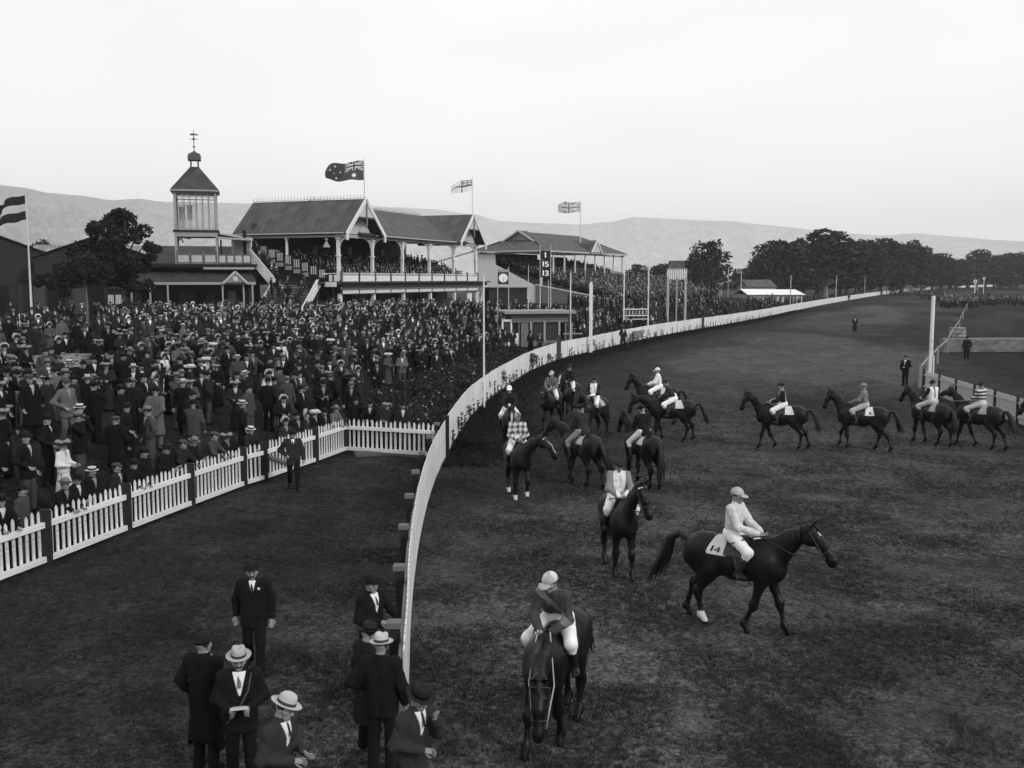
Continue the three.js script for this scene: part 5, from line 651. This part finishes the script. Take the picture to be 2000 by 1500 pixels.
  const ring = (f, u0, hw, hh) => tubes([0, 1, 2, 3, 4, 5, 6, 7, 8].map(i => { const a = i / 8 * 6.2832; return hp_(f, u0 + Math.sin(a) * hh, Math.cos(a) * hw); }), Array(9).fill(.011), 5), lea = M(.02, .5);
  const br = obj('bridle', [ring(.37, -.03, .085, .082), ring(.03, -.02, .115, .125), ...[-1, 1].flatMap(s => [tubes([hp_(.02, .02, s * .112), hp_(.25, -.03, s * .1), hp_(.43, -.07, s * .075)], [.01, .01, .01], 5)])], lea, t); if (o.brow) obj('browband', tubes([hp_(.02, .05, -.105), hp_(.03, .1, 0), hp_(.02, .05, .105)], [.016, .018, .016], 5), M(.6), br);
  if (o.reins !== 0) obj('reins', [-1, 1].map(s => { const b = hp_(.44, -.075, s * .075), hnd = o.hands?.[s > 0 ? 0 : 1] ?? [s * .06, 1.66, .42], m = add(mid(b, hnd), [s * .08, -.08, 0]); return tubes([b, m, hnd], [.01, .01, .01], 5); }), o.reinC ? M(o.reinC) : lea, t);
  for (const s of [-1, 1]) obj('stirrup', [bar([s * .275, 1.36, .06], [s * .3, 1.0, .17], .03, .012), tubes([0, 1, 2, 3, 4, 5, 6].map(i => { const a = i / 6 * 6.2832; return [s * .305 + Math.cos(a) * .06, .975 + Math.sin(a) * .06, .18]; }), Array(7).fill(.008), 4)], M(.12, .4), t);
  return t;
}
function riderJ(o = {}) {
  const L = o.lean ?? .15, tw = o.twist ?? 0, J = {}, pe = [0, 1.63, -.06], ax = [Math.sin(tw) * 0, Math.cos(L), Math.sin(L)], R = [Math.cos(tw), 0, -Math.sin(tw)];
  J.pelvis = pe; J.chest = add(pe, ax, .33); J.neck = add(pe, ax, .47); const sh = add(pe, ax, .415); J.grip = 1.1; J.palmN = [0, 1, 0];
  for (const [q, s] of [['L', 1], ['R', -1]]) { J['sh' + q] = add(sh, R, s * .168); const w = o.hands?.[s > 0 ? 0 : 1] ?? [s * .065, 1.67, .4]; J['wr' + q] = w; const e = add(mid(J['sh' + q], w, .52), [s * .12, -.07, -.07]); J['el' + q] = e; J['arm' + q] = 'fwd'; J['hip' + q] = [s * .1, 1.6, -.02]; J['kn' + q] = o.long ? [s * .3, 1.26, .26] : [s * .295, 1.4, .33]; J['an' + q] = o.long ? [s * .33, .86, .1] : [s * .3, 1.03, .15]; J['toe' + q] = add(J['an' + q], [s * .03, -.05, .17]); }
  J.headYaw = o.look ?? 0; J.headPitch = o.nod ?? .1; J.headRoll = 0; return J;
}
function rider(label, h, o) {
  const J = riderJ(o), st = o.coat ? 'rider' : 'jockey', f = figure(J, st, { res: 1, cc: o.cc ?? .015, silk: o.silk, tache: o.tache });
  const t = thing('person', label, 'rider', [0, 0, 0]); t.position.copy(h.position); t.rotation.y = h.rotation.y; t.scale.copy(h.scale); if (o.drop) t.position.y -= o.drop;
  obj('body', f.body, VC(.75), t); obj(o.coat ? 'coat' : 'silk_shirt', f.coat, VC(o.coat ? .9 : .55), t); obj('breeches', f.legs, M(o.breech ?? .75, .8), t); obj('boots', f.boots, M(o.boot ?? .012, .35), t);
  const hat = o.hat === 'bowler' ? hatGeo.bowler() : o.hat === 'cap' ? hatGeo.cap(o.capC ?? .03) : hatGeo.jockey(o.capC ?? .6, o.capQ ?? o.capC ?? .6); const m = obj('cap', hat, VC(.7), t); m.applyMatrix4(f.headM);
  if (o.collar) obj('collar', cyl(.06, .057, .06, J.neck[0], J.neck[1] + .01, J.neck[2], 12), M(.7), t);
  if (o.whip) obj('whip', tubes([[J.wrR[0] - .02, J.wrR[1] - .0, J.wrR[2] + .16], [J.wrR[0] - .1, J.wrR[1] - .05, J.wrR[2] - .1], [J.wrR[0] - .28, J.wrR[1] - .18, J.wrR[2] - .42]], [.01, .012, .008], 5), M(.02), t);
  return t;
}
const plaid = (a, b, s = .075) => (x, y, z) => { const u = Math.floor((x + z * .6) / s + 50) % 2, v = Math.floor(y / s) % 2; return u && v ? a : u || v ? (a + b) * .42 : b; };
const TL = { low: undefined, out: [[0, 1.38, -.9], [0, 1.46, -1.06], [0, 1.34, -1.24], [.02, 1.02, -1.34], [.03, .62, -1.55]], away: [[0, 1.38, -.9], [0, 1.4, -1.03], [0, 1.22, -1.17], [0, .95, -1.25], [0, .7, -1.32]], sideR: [[0, 1.36, -.9], [-.03, 1.28, -1.0], [-.08, 1.02, -1.08], [-.2, .75, -1.08], [-.34, .48, -1.02]] };
let hh;
hh = horse('dark racehorse wearing cloth number 14, striding with tail carried out', 3.9, 16.85, [.8, -.6], { cell: .021, gait: 'walkA', neckEl: 0.7, headPitch: -.78, tail: TL.out, cloth: .62, num: '14', size: 1.04, blaze: 1, socks: [3], sockH: .17, reinC: .04 });
rider('rider in pale silk jacket and pale cap sitting upright holding a whip', hh, { lean: .06, silk: (x, y, z) => .46 + .16 * vn(x * 24, y * 24, z * 24), capC: .4, capQ: .34, whip: 1, nod: .12, boot: .02 });
hh = horse('dark racehorse with lowered head walking between the paddock fence and course', .6, 12.75, [-.36, -.93], { cell: .021, gait: 'walkB', neckEl: -.04, neckYaw: .3, headPitch: -1.15, tail: TL.away, hands: [[.07, 1.58, .5], [-.09, 1.6, .52]], reinC: .35, tint: .8 });
rider('hunched rider in dark sashed jacket with pale cap leaning over the reins', hh, { lean: .62, nod: .35, look: -.35, hands: [[.07, 1.56, .44], [-.09, 1.58, .46]], silk: (x, y, z) => (Math.abs((y - 1.86) + x * .9 - .02) < .055 ? .16 : .035 + .02 * vn(x * 14, y * 14, z * 14)), capC: .55, capQ: .36, whip: 1, collar: 0 });
hh = horse('dark racehorse with white browband standing square with turned head', 2.2, 20.2, [.12, -.99], { cell: .022, gait: 'stepC', neckEl: 0.95, neckYaw: .4, headYaw: .2, headPitch: -1.05, brow: 1, tail: TL.low });
rider('rider with white bodice, grey sleeves and dark cap looking down', hh, { lean: .12, nod: .35, silk: (x, y, z) => (Math.abs(x) < .125 && y > 1.66 ? .7 : .19), capC: .02, hat: 'cap', whip: 1 });
hh = horse('dark racehorse with long white blaze and white pasterns turning its head', .15, 27.3, [.18, -.98], { cell: .024, gait: 'liftL', neckEl: 0.62, neckYaw: .75, headYaw: .35, headPitch: -.8, blaze: 2, brow: 1, socks: [0, 1, 3], sockH: .12, tail: TL.low });
rider('rider in black and white checked shirt and spotted cap', hh, { lean: .08, nod: .2, silk: plaid(.62, .05), capC: .3, capQ: .1, look: -.2 });
hh = horse('dark racehorse with a white face marking beside the curved fence', -.1, 34.3, [.06, -1], { gait: 'walkA', neckEl: .5, headPitch: -1.2, blaze: 2 });
rider('rider in black jersey and bright white cap', hh, { lean: .1, silk: .012, capC: .8, capQ: .75, collar: 1 });
hh = horse('dark racehorse with a star on its forehead coming up the course', 1.6, 39.8, [-.3, -.95], { gait: 'walkD', neckEl: .55, headPitch: -1.15, blaze: 1 });
rider('rider in striped dull shirt and pale cap', hh, { lean: .1, silk: (x, y, z) => (Math.floor((x + .5) / .05) % 2 ? .16 : .07), capC: .42, capQ: .4 });
hh = horse('tall dark racehorse with raised head and pale blaze following the string', 2.5, 42.8, [-.42, -.9], { gait: 'stepC', neckEl: 1.15, headPitch: -1.0, blaze: 2 });
rider('rider in black jacket half hidden by his horse head', hh, { lean: .12, silk: .014, capC: .02, capQ: .02, look: -.2 });
hh = horse('dark racehorse with heavy hanging tail standing across the course', 3.1, 37.4, [-.55, -.83], { tint: 1.3, gait: 'stepC', neckEl: 0.8, headPitch: -.9, cloth: .4, tail: TL.low });
rider('rider in white waistcoat with black sleeves twisting in the saddle', hh, { lean: .02, twist: .25, look: .4, silk: (x, y, z) => { const c = Math.cos(.25), s = Math.sin(.25), u = x * c - z * s; return Math.abs(u) < .13 && y > 1.7 ? .78 : .012; }, capC: .02, hat: 'cap' });
hh = horse('dark horse seen from behind with a white-edged saddlecloth', 2.05, 29.0, [-.5, .87], { cell: .024, gait: 'walkB', neckEl: 0.55, neckYaw: .25, headPitch: -.85, cloth: .5, tint: 1.6, tail: TL.sideR });
rider('mounted official in charcoal coat and bowler beside the checked rider', hh, { coat: 1, silk: .028, lean: .1, look: .5, nod: .25, hat: 'bowler', breech: .26, long: 1, boot: .015, collar: 0 });
hh = horse('glossy dark horse with full tail standing with pricked ears', 3.85, 28.9, [-.38, .92], { cell: .024, gait: 'stand', neckEl: 0.98, neckYaw: .1, headPitch: -1.0, cloth: .62, tail: [[0, 1.36, -.9], [0, 1.26, -1.0], [0, 1.0, -1.05], [0, .7, -1.05], [.02, .32, -1.02]] });
rider('mounted official in black coat with white breeches and bowler', hh, { coat: 1, silk: .011, lean: .14, look: .3, nod: .3, hat: 'bowler', breech: .7, long: 1, collar: 1 });
hh = horse('dark racehorse stretching its neck low in front of another', 6.0, 37.0, [-.99, .1], { gait: 'walkE', neckEl: 0.4, headPitch: -1.1, cloth: .6, tail: TL.away });
rider('rider in dark jacket bending forward to his girth', hh, { lean: .55, nod: .4, silk: .022, capC: .02, hat: 'cap', breech: .82 });
hh = horse('dark racehorse with high neck standing behind the stretching horse', 6.1, 41.3, [-1, .12], { gait: 'stand', neckEl: 1.0, headPitch: -1.0, cloth: .5, tail: TL.away });
rider('rider in white jacket and white cap on the high-necked horse', hh, { lean: .15, silk: .78, capC: .7, capQ: .65, breech: .85 });
hh = horse('dark racehorse walking alone with reins loose and tail swinging', 9.65, 35.3, [-.97, .22], { tint: 1.1, gait: 'walkC', neckEl: 0.85, headPitch: -1.05, cloth: .68, tail: TL.away });
rider('rider with pale back, black sleeves and black cap', hh, { lean: .12, silk: (x, y, z) => (Math.abs(x) > .15 ? .015 : .3), capC: .015, hat: 'cap' });
hh = horse('dark racehorse with a large white square saddlecloth', 12.5, 35.1, [-.88, .46], { tint: 1.5, gait: 'walkD', neckEl: 0.95, headPitch: -1.05, cloth: .78, num: '8', tail: TL.away });
rider('rider in plain grey jacket and grey cap', hh, { lean: .1, silk: .17, capC: .2, capQ: .2, breech: .4 });
hh = horse('dark racehorse walking away by the winning post with pale cloth', 15.4, 36.2, [-.42, .91], { tint: 1.2, gait: 'walkE', neckEl: 0.9, headPitch: -.85, cloth: .4, tail: TL.low });
rider('rider in white jacket with one black stripe down the back', hh, { lean: .06, silk: (x, y, z) => (Math.abs(x - .01) < .035 ? .012 : Math.abs(x) > .2 ? .02 : .7), capC: .02, capQ: .03, breech: .5 });
hh = horse('dark racehorse throwing up its head against a tight rein', 16.85, 35.5, [-.55, .83], { tint: 1.9, gait: 'walkC', neckEl: .9, headPitch: -.35, cloth: .4, reinC: .35, tail: TL.away });
rider('rider in black and white hooped jersey', hh, { lean: .05, silk: (x, y, z) => (Math.floor((y - .02) / .062) % 2 ? .5 : .015), capC: .02, capQ: .03, breech: .5 });
hh = horse('dark racehorse coming in last beside the inner paling fence', 19.25, 34.2, [-.95, .3], { gait: 'walkA', neckEl: 0.8, headPitch: -1.0, blaze: 1 });
rider('rider in dark jacket on the last horse by the paling fence', hh, { lean: .1, silk: .03, capC: .1, capQ: .1 });
// ---------------------------------------------------------------- people on foot, one by one
function person(label, x, zf, face, J, style, o = {}) {
  const f = figure(J, style, { res: 1, ...o }), t = thing('person', label, 'person', [x, E(x, zf), zf], yawOf(...face)); if (o.h) t.scale.setScalar(o.h);
  obj('body', f.body, VC(.75), t); obj('coat', f.coat, M(o.coat ?? .009, .95), t); obj('trousers', f.legs, M(o.trou ?? .009, .95), t); obj('shirt', f.shirt, M(.72, .8), t); if (f.tie) obj('tie', f.tie, M(o.tie ?? .02, .7), t);
  const m = obj('hat', (o.hat ?? hatGeo.bowler)(o.hatC), VC(.8), t); m.applyMatrix4(f.headM);
  for (const [n, g, c] of o.extra ?? []) obj(n, g, M(c, .7), t); return t;
}
person('person in black three-piece suit and bowler striding across the paddock', -3.98, 14.85, [.12, -1], standJ({ stride: .42, R: 'swing', headPitch: .1 }), 'suit', { tache: 1, vest: 1, extra: [['buttonhole', new THREE.IcosahedronGeometry(.022, 1).translate(.1, 1.36, .125), .6]] });
person('person in black suit and bowler with one hand on the fence cap', -2.08, 14.2, [.85, -.55], standJ({ L: 'rail', R: 'fwd', headYaw: -.15, headPitch: .15 }), 'suit', { tache: 0, extra: [['cane', tubes([[-.02, 1.2, .3], [.0, .6, .36], [0, .02, .4]], [.011, .011, .01], 6), .05]] });
person('person in dark coat and soft dark hat behind the pale straw hat', -1.85, 12.25, [.7, .6], standJ({ L: 'fwd', R: 'fwd', headPitch: .2 }), 'overcoat', { hat: hatGeo.homburg, hatC: .018, coat: .016, h: .97 });
person('person seen from behind in black suit and pale banded hat', -1.6, 11.7, [.15, 1], standJ({ L: 'hip', R: 'down', headPitch: .12 }), 'suit', { hat: hatGeo.homburg, hatC: .46 });
person('stooping person in dark hat lifting a hand to the face', -1.1, 10.3, [.75, -.6], standJ({ L: 'chin', R: 'fwd', lean: .18, headPitch: .35 }), 'suit', { hat: hatGeo.homburg, hatC: .016, coat: .03 });
person('person with back turned in black overcoat and bowler', -3.78, 11.75, [.35, 1], standJ({ L: 'pocket', R: 'pocket', headYaw: -.2 }), 'overcoat', { coat: .008 });
{ const J = standJ({ L: 'fwd', R: 'fwd', headPitch: .12 }); person('person in black suit, light homburg and shoulder strap holding a paper', -3.22, 11.3, [.25, -1], J, 'suit', { tache: 1, hat: hatGeo.homburg, hatC: .36, tie: .12, extra: [['strap', tubes([[.11, 1.49, -.02], [.135, 1.44, .08], [.1, 1.27, .145], [-.02, 1.05, .15], [-.15, .88, .11]], [.013, .013, .013, .013, .013], 5), .06], ['race_paper', box(.2, .015, .26, 0, 1.15, .34, -.3), .5]] }); }
person('bending person in a tilted pale hat near the strap wearer', -2.5, 10.0, [.8, -.3], standJ({ L: 'fwd', R: 'fwd', lean: .16, headPitch: .3, headRoll: -.2 }), 'suit', { hat: hatGeo.homburg, hatC: .42, coat: .03 });
person('person in dark suit and bowler hurrying along the picket fence', -6.32, 28.3, [.25, -1], standJ({ stride: .5, L: 'down', R: 'hip', headYaw: .3, headPitch: .15 }), 'suit', { coat: .024, vest: 1, tache: 0 });
{ const cane = [['cane', tubes([[.32, .95, .12], [.36, .5, .2], [.4, .02, .28]], [.014, .014, .012], 6), .2]];
  person('person in long overcoat with a cane standing by the running fence', 9.9, 88.4, [.3, -1], standJ({ L: 'down', R: 'pocket' }), 'overcoat', { coat: .016, hem: .5, h: 1.05, extra: cane });
  person('person in long dark coat alone in the middle of the course', 39.5, 114.5, [-.4, -1], standJ({ L: 'back', R: 'back' }), 'overcoat', { coat: .016, hem: .2 });
  person('person in dark suit and cap beside the inner winning post', 22.4, 56.3, [-.8, -.6], standJ({ L: 'fwd', R: 'pocket' }), 'suit', { hat: hatGeo.cap, hatC: .02 });
  person('person in dark coat leaning on a stick before the brush hedge', 34.4, 75, [.3, 1], standJ({ L: 'down', R: 'pocket', lean: .15 }), 'overcoat', { coat: .014, hem: .6, extra: [['stick', tubes([[.3, .92, .22], [.34, .02, .32]], [.014, .012], 6), .05]] });
  person('person in dark clothes standing at the far bend of the running fence', 96, 284, [-.6, -1], standJ(), 'overcoat', { coat: .015 });
}
// ---------------------------------------------------------------- the lawn crowd
const poseDefs = {
  m1: ['suit', standJ({}), 'with arms at the sides'], m2: ['suit', standJ({ L: 'fwd', R: 'fwd', headPitch: .3 }), 'reading a race book'], m3: ['suit', standJ({ L: 'pocket', R: 'pocket', headYaw: .3 }), 'with hands in pockets'], m4: ['overcoat', standJ({ L: 'back', R: 'back' }), 'with hands behind the back'], m5: ['overcoat', standJ({ L: 'pocket', R: 'down', headYaw: -.35 }), 'in a long coat looking aside'], m6: ['suit', standJ({ L: 'eyes', R: 'eyes' }), 'holding glasses to the eyes'], m7: ['suit', standJ({ L: 'rail', R: 'rail', lean: .22, headPitch: .12 }), 'leaning on the picket rail'], m8: ['suit', standJ({ L: 'reach', R: 'down', headYaw: .5 }), 'stretching out an arm'], m9: ['suit', standJ({ L: 'down', R: 'hip', headYaw: -.7, stride: .15 }), 'with one hand on the hip'], m10: ['suit', standJ({ L: 'chin', R: 'fwd', headPitch: .25, headYaw: .2 }), 'with a hand at the chin'],
  w1: ['dress', standJ({ L: 'down', R: 'fwd' }), 'in a long skirt'], w2: ['dress', standJ({ L: 'fwd', R: 'fwd', headYaw: .3 }), 'in a long skirt with folded hands'],
};
for (const k in poseDefs) poseDefs[k].geo = [0, 2].map(res => figure(poseDefs[k][1], poseDefs[k][0], { res, tache: k === 'm1' || k === 'm4' }));
const raceBook = box(.16, .01, .2, 0, 1.16, .36, -.5), glassesG = merge([-1, 1].map(s => cyl(.028, .034, .13, 0, 0, 0, 8).rotateX(1.5).translate(s * .035, 1.61, .13)));
const hatSet = { 'black bowler': [hatGeo.bowler(.01), .34], 'straw boater': [hatGeo.boater(.5), .06], 'grey homburg': [hatGeo.homburg(.16), .16], 'pale homburg': [hatGeo.homburg(.36), .05], 'black soft hat': [hatGeo.homburg(.014), .22], 'cloth cap': [hatGeo.cap(.05), .12] };
const whats = { 'flowered dark hat': [hatGeo.wide(.014, .2), .5], 'pale wide hat': [hatGeo.wide(.4, .5), .14], 'dark plumed hat': [hatGeo.plume(.014, .35), .36] };
const coats = { black: [.008, .55], charcoal: [.018, .28], grey: [.05, .12], 'mid grey': [.1, .05] }, dresses = { black: [.009, .5], charcoal: [.022, .3], grey: [.07, .12], white: [.6, .08] };
const wpick = o => { let r = rnd(), k; for (k in o) { r -= o[k][1]; if (r <= 0) return k; } return k; };
function lawnPerson(x, zf, yaw, forceRail) {
  const w = !forceRail && rnd() < .24 || forceRail && rnd() < .2, k = w ? pick(['w1', 'w2']) : forceRail ? pick(['m7', 'm7', 'm7', 'm1', 'm2']) : pick(['m1', 'm1', 'm2', 'm3', 'm3', 'm4', 'm5', 'm5', 'm6', 'm8', 'm9', 'm9', 'm10']);
  const hk = w ? wpick(whats) : wpick(hatSet), ck = w ? wpick(dresses) : wpick(coats), d = poseDefs[k], f = d.geo[0], verb = d[2];
  const label = w ? `person in ${ck} dress and ${hk} ${k === 'w1' ? 'with one hand raised' : 'with folded hands'}` : `person in ${ck} ${d[0] === 'suit' ? 'suit' : 'overcoat'} and ${hk} ${verb}`;
  const t = thing('person', label, 'person', [x, E(x, zf) - .01, zf], yaw, 'lawn crowd: ' + label.replace('person in ', '')); const s = rr(.94, 1.05) * (w ? .95 : 1); t.scale.set(s * rr(.97, 1.06), s, s * rr(.97, 1.08));
  const cm = M(w ? dresses[ck][0] : coats[ck][0], .95);
  obj('body', f.body, VC(.75), t); obj('coat', f.coat, cm, t); obj(w ? 'skirt' : 'trousers', f.legs, w ? (rnd() < .3 && ck === 'white' ? M(.012, .95) : cm) : rnd() < .25 ? M(.05, .95) : cm, t); if (rnd() < .55) obj('shirt', f.shirt, M(pick([.5, .35, .2]), .85), t);
  const m = obj('hat', w ? whats[hk][0] : hatSet[hk][0], VC(.8), t); m.applyMatrix4(f.headM); if (k === 'm2') obj('race_book', raceBook, M(.55), t); if (k === 'm6') obj('field_glasses', glassesG, M(.02), t);
}
const spots = [];
const free = (x, z, d) => !spots.some(s => (s[0] - x) ** 2 + (s[1] - z) ** 2 < d * d);
for (let i = 1; i + 1 < PICK.length; i++) { if (i === 6) continue; const [x, z] = PICK[i], [u, w] = PICK[i + 1], L = Math.hypot(u - x, w - z), nx = -(w - z) / L, nz = (u - x) / L; for (let s = .2; s < L; s += rr(.5, .85)) { const d = rr(.34, .46), a = x + (u - x) * s / L + nx * d, b = z + (w - z) * s / L + nz * d; if (free(a, b, .48)) spots.push([a, b, yawOf(-nx + rr(-.4, .4), -nz + rr(-.4, .4)), 1]); } }
for (let s = .35; s < 2.7; s += .62) { const a = lerp(CORNER[0][0], CORNER[1][0], s / 3.6), b = lerp(CORNER[0][1], CORNER[1][1], s / 3.6) + .55; if (free(a, b, .5)) spots.push([a, b, yawOf(rr(-.3, .3), -1), 1]); }
for (let n = 0; n < 60000 && spots.length < 1080; n++) {
  const zf = 18 + 92 * Math.pow(rnd(), 1.05), px = rr(-60, 1330), x = (px - 1000) / FPX * (zf + .6), d = lawnD(x, zf); if (d < 1) continue;
  if (px > 700 && zf > 30 && zf < 52 && d < 3.9 || zf >= 52 && zf < 75 && d < 2.9 || zf >= 75 && d < 1.4) continue;
  if (Math.abs(x - 1.5) < 3.6 && Math.abs(zf - 79.5) < 2.6) continue;
  // stand, clubhouse and sheds are behind; keep out of their footprints
  const q = [x + 18.2, zf - 105], al = q[0] * .376 + q[1] * .927, ou = q[0] * .927 - q[1] * .376; if (al > -6 && ou < .8) continue; if (zf > 98 && px < 520) continue;
  const gx = fbm(x * .16 + 4, zf * .16 + 6, 3); let p = 1; if (zf < 48) p = px < 200 && zf > 36 ? .3 : 1; else p = px < 210 ? .16 : px < 430 ? .5 : 1; if (gx < .36 && d > 7) p *= .3; if (zf < 36 && d < 7) p = 1; if (px > 900 && zf > 95) p = .9;
  if (rnd() > p || !free(x, zf, rr(.48, .8))) continue; const a = Math.atan2(rr(-1, 1), 1); spots.push([x, zf, rnd() < .72 ? yawOf(2 - x + rr(-14, 14), 24 - zf + rr(-12, 12)) : rnd() * 6.28, 0]);
}
spots.sort((a, b) => a[1] - b[1]);
spots.slice(0, 300).forEach(s => lawnPerson(...s));
// everyone too far to count singly: joined crowds of small figures
function crowd(name, label, list) { // list of [x, y, zf, yaw, scaleY]
  const grp = new THREE.Group(); grp.name = numbered(name); scene.add(grp); tag(grp, label, 'crowd', null, 'stuff');
  const kinds = [['m1', 'black bowler'], ['m2', 'grey homburg'], ['m5', 'black soft hat'], ['m3', 'black bowler'], ['m3', 'grey homburg'], ['m9', 'cloth cap'], ['m8', 'black soft hat'], ['m10', 'black bowler'], ['w2', 0, 'dark plumed hat'], ['w1', 0, 'flowered dark hat'], ['m4', 'cloth cap'], ['m5', 'straw boater']].map(([k, h, wh]) => { const f = poseDefs[k].geo[1], hg = (h ? hatSet[h] : whats[wh])[0].clone().applyMatrix4(f.headM); return merge([f.body.clone(), paint(f.coat.clone(), .02), paint(f.legs.clone(), .016), paint(strip(f.shirt.clone()), .4), hg].map(g => { const s = strip(g.clone()); s.deleteAttribute('uv'); return s; })); });
  const by = kinds.map(() => []); list.forEach(l => by[Math.min(kinds.length - 1, Math.floor(rnd() * kinds.length))].push(l));
  const m = new THREE.Matrix4(), q = new THREE.Quaternion(), Y = new THREE.Vector3(0, 1, 0), c = new THREE.Color();
  by.forEach((L, i) => { if (!L.length) return; const im = new THREE.InstancedMesh(kinds[i], VC(.9), L.length); im.name = 'crowd_figures'; L.forEach((l, j) => { q.setFromAxisAngle(Y, l[3]); const s = rr(.94, 1.06); m.compose(V(l[0], l[1], l[2]), q, new THREE.Vector3(s, s * (l[4] ?? 1), s)); im.setMatrixAt(j, m); const v = rnd() < .86 ? rr(.45, 1.25) : rr(1.3, 2.6); c.setRGB(v, v, v); im.setColorAt(j, c); }); grp.add(im); });
}
crowd('lawn_crowd', 'distant part of the lawn crowd below the stands', spots.slice(300).map(s => [s[0], E(s[0], s[1]) - .01, s[1], s[2]]));
{ // balcony tiers of the members' stand
  const L = []; stand.updateMatrixWorld(true); const p = new THREE.Vector3(); for (let i = 0; i < 9; i++) for (let x = i < 3 ? .8 : 1.5; x < 34.6; x += rr(.5, .75)) { if (i > 6 || i > 5 && rnd() < .5 || i < 3 && x < 3 || rnd() < .1) continue; const y = 3.5 + .34 * (i + 1) - .52; p.set(x, y, -1.75 - i * .96 + rr(-.1, .1)); stand.localToWorld(p); L.push([p.x, p.y, -p.z, stand.rotation.y + rr(-.5, .5)]); }
  for (let k = 0; k < 15; k++) { const t = rnd(); p.set(-2.4 - t * 3, 3.4 - t * 3, rr(-6.2, -1.9)); stand.localToWorld(p); L.push([p.x, p.y, -p.z, rr(0, 6)]); } for (let k = 0; k < 9; k++) { const t = rnd(); p.set(-1.3 + rr(-.3, .3), 3.6 + t * 2.9, -7 - t * 2.9); stand.localToWorld(p); L.push([p.x, p.y, -p.z, rr(0, 6)]); }
  crowd('balcony_crowd', 'spectators packed on the balcony tiers and stair of the twin-gabled stand', L);
  const T = []; stand2.updateMatrixWorld(true); for (let i = 0; i < 17; i++) for (let x = .5; x < (12.4 - i * 1.35 > .5 ? 50 : 31.6); x += rr(.42, .66)) for (const h of [0, .62]) { if (rnd() < .07 || x > 44 && rnd() < .5) continue; p.set(x + rr(-.1, .1), .35 * (i + 1) - (rnd() < .5 ? .4 : 0), 12.6 - i * 1.35 - h); stand2.localToWorld(p); T.push([p.x, p.y, -p.z, stand2.rotation.y + rr(-.5, .5)]); }
  crowd('terrace_crowd', 'dense mass of spectators on the open terraces of the public stand', T);
  const F = []; for (let n = 0; n < 3600; n++) { const zf = rr(88, 260), x = rr(8, 120), d = lawnD(x, zf); if (d < .8 || d > (zf < 150 ? 34 : zf < 175 ? 16 : 8)) continue; p.copy(V(x, 0, zf)); stand2.worldToLocal(p); if (p.x > -1 && p.x < 50 && p.z < 13.4 || p.x > -3 && p.z < 0) continue; { const q = V(x, 0, zf); stand.worldToLocal(q); if (q.x > -6 && q.z < 1.2) continue; } if (Math.abs(x - 1.5) < 3.6 && Math.abs(zf - 79.5) < 2.6) continue; if (zf > 170 && rnd() < .35) continue; F.push([x, E(x, zf), zf, yawOf(1, -.6) + rr(-.7, .7)]); }
  crowd('rail_crowd', 'spectators lining the white running fence below the terraces', F);
  const I = []; for (let n = 0; n < 420; n++) { const zf = rr(205, 330), px = 1838 + (zf - 205) / 125 * rr(-50, 40) + rr(-4, 66); I.push([(px - 1000) / FPX * zf, 0, zf, rr(0, 6.3)]); } for (let n = 0; n < 260; n++) { const zf = rr(225, 270), px = rr(1895, 2060); I.push([(px - 1000) / FPX * zf, 0, zf, rr(0, 6.3)]); } for (let n = 0; n < 46; n++) { const zf = rr(330, 420), px = rr(1725, 1850); I.push([(px - 1000) / FPX * zf, 0, zf, rr(0, 6.3)]); }
  crowd('infield_crowd', 'dark knot of people crossing the course near the disc markers', I);
}
scene.traverse(o => { if (o.isMesh) { o.castShadow = true; o.receiveShadow = true; } });
renderer.render(scene, camera);
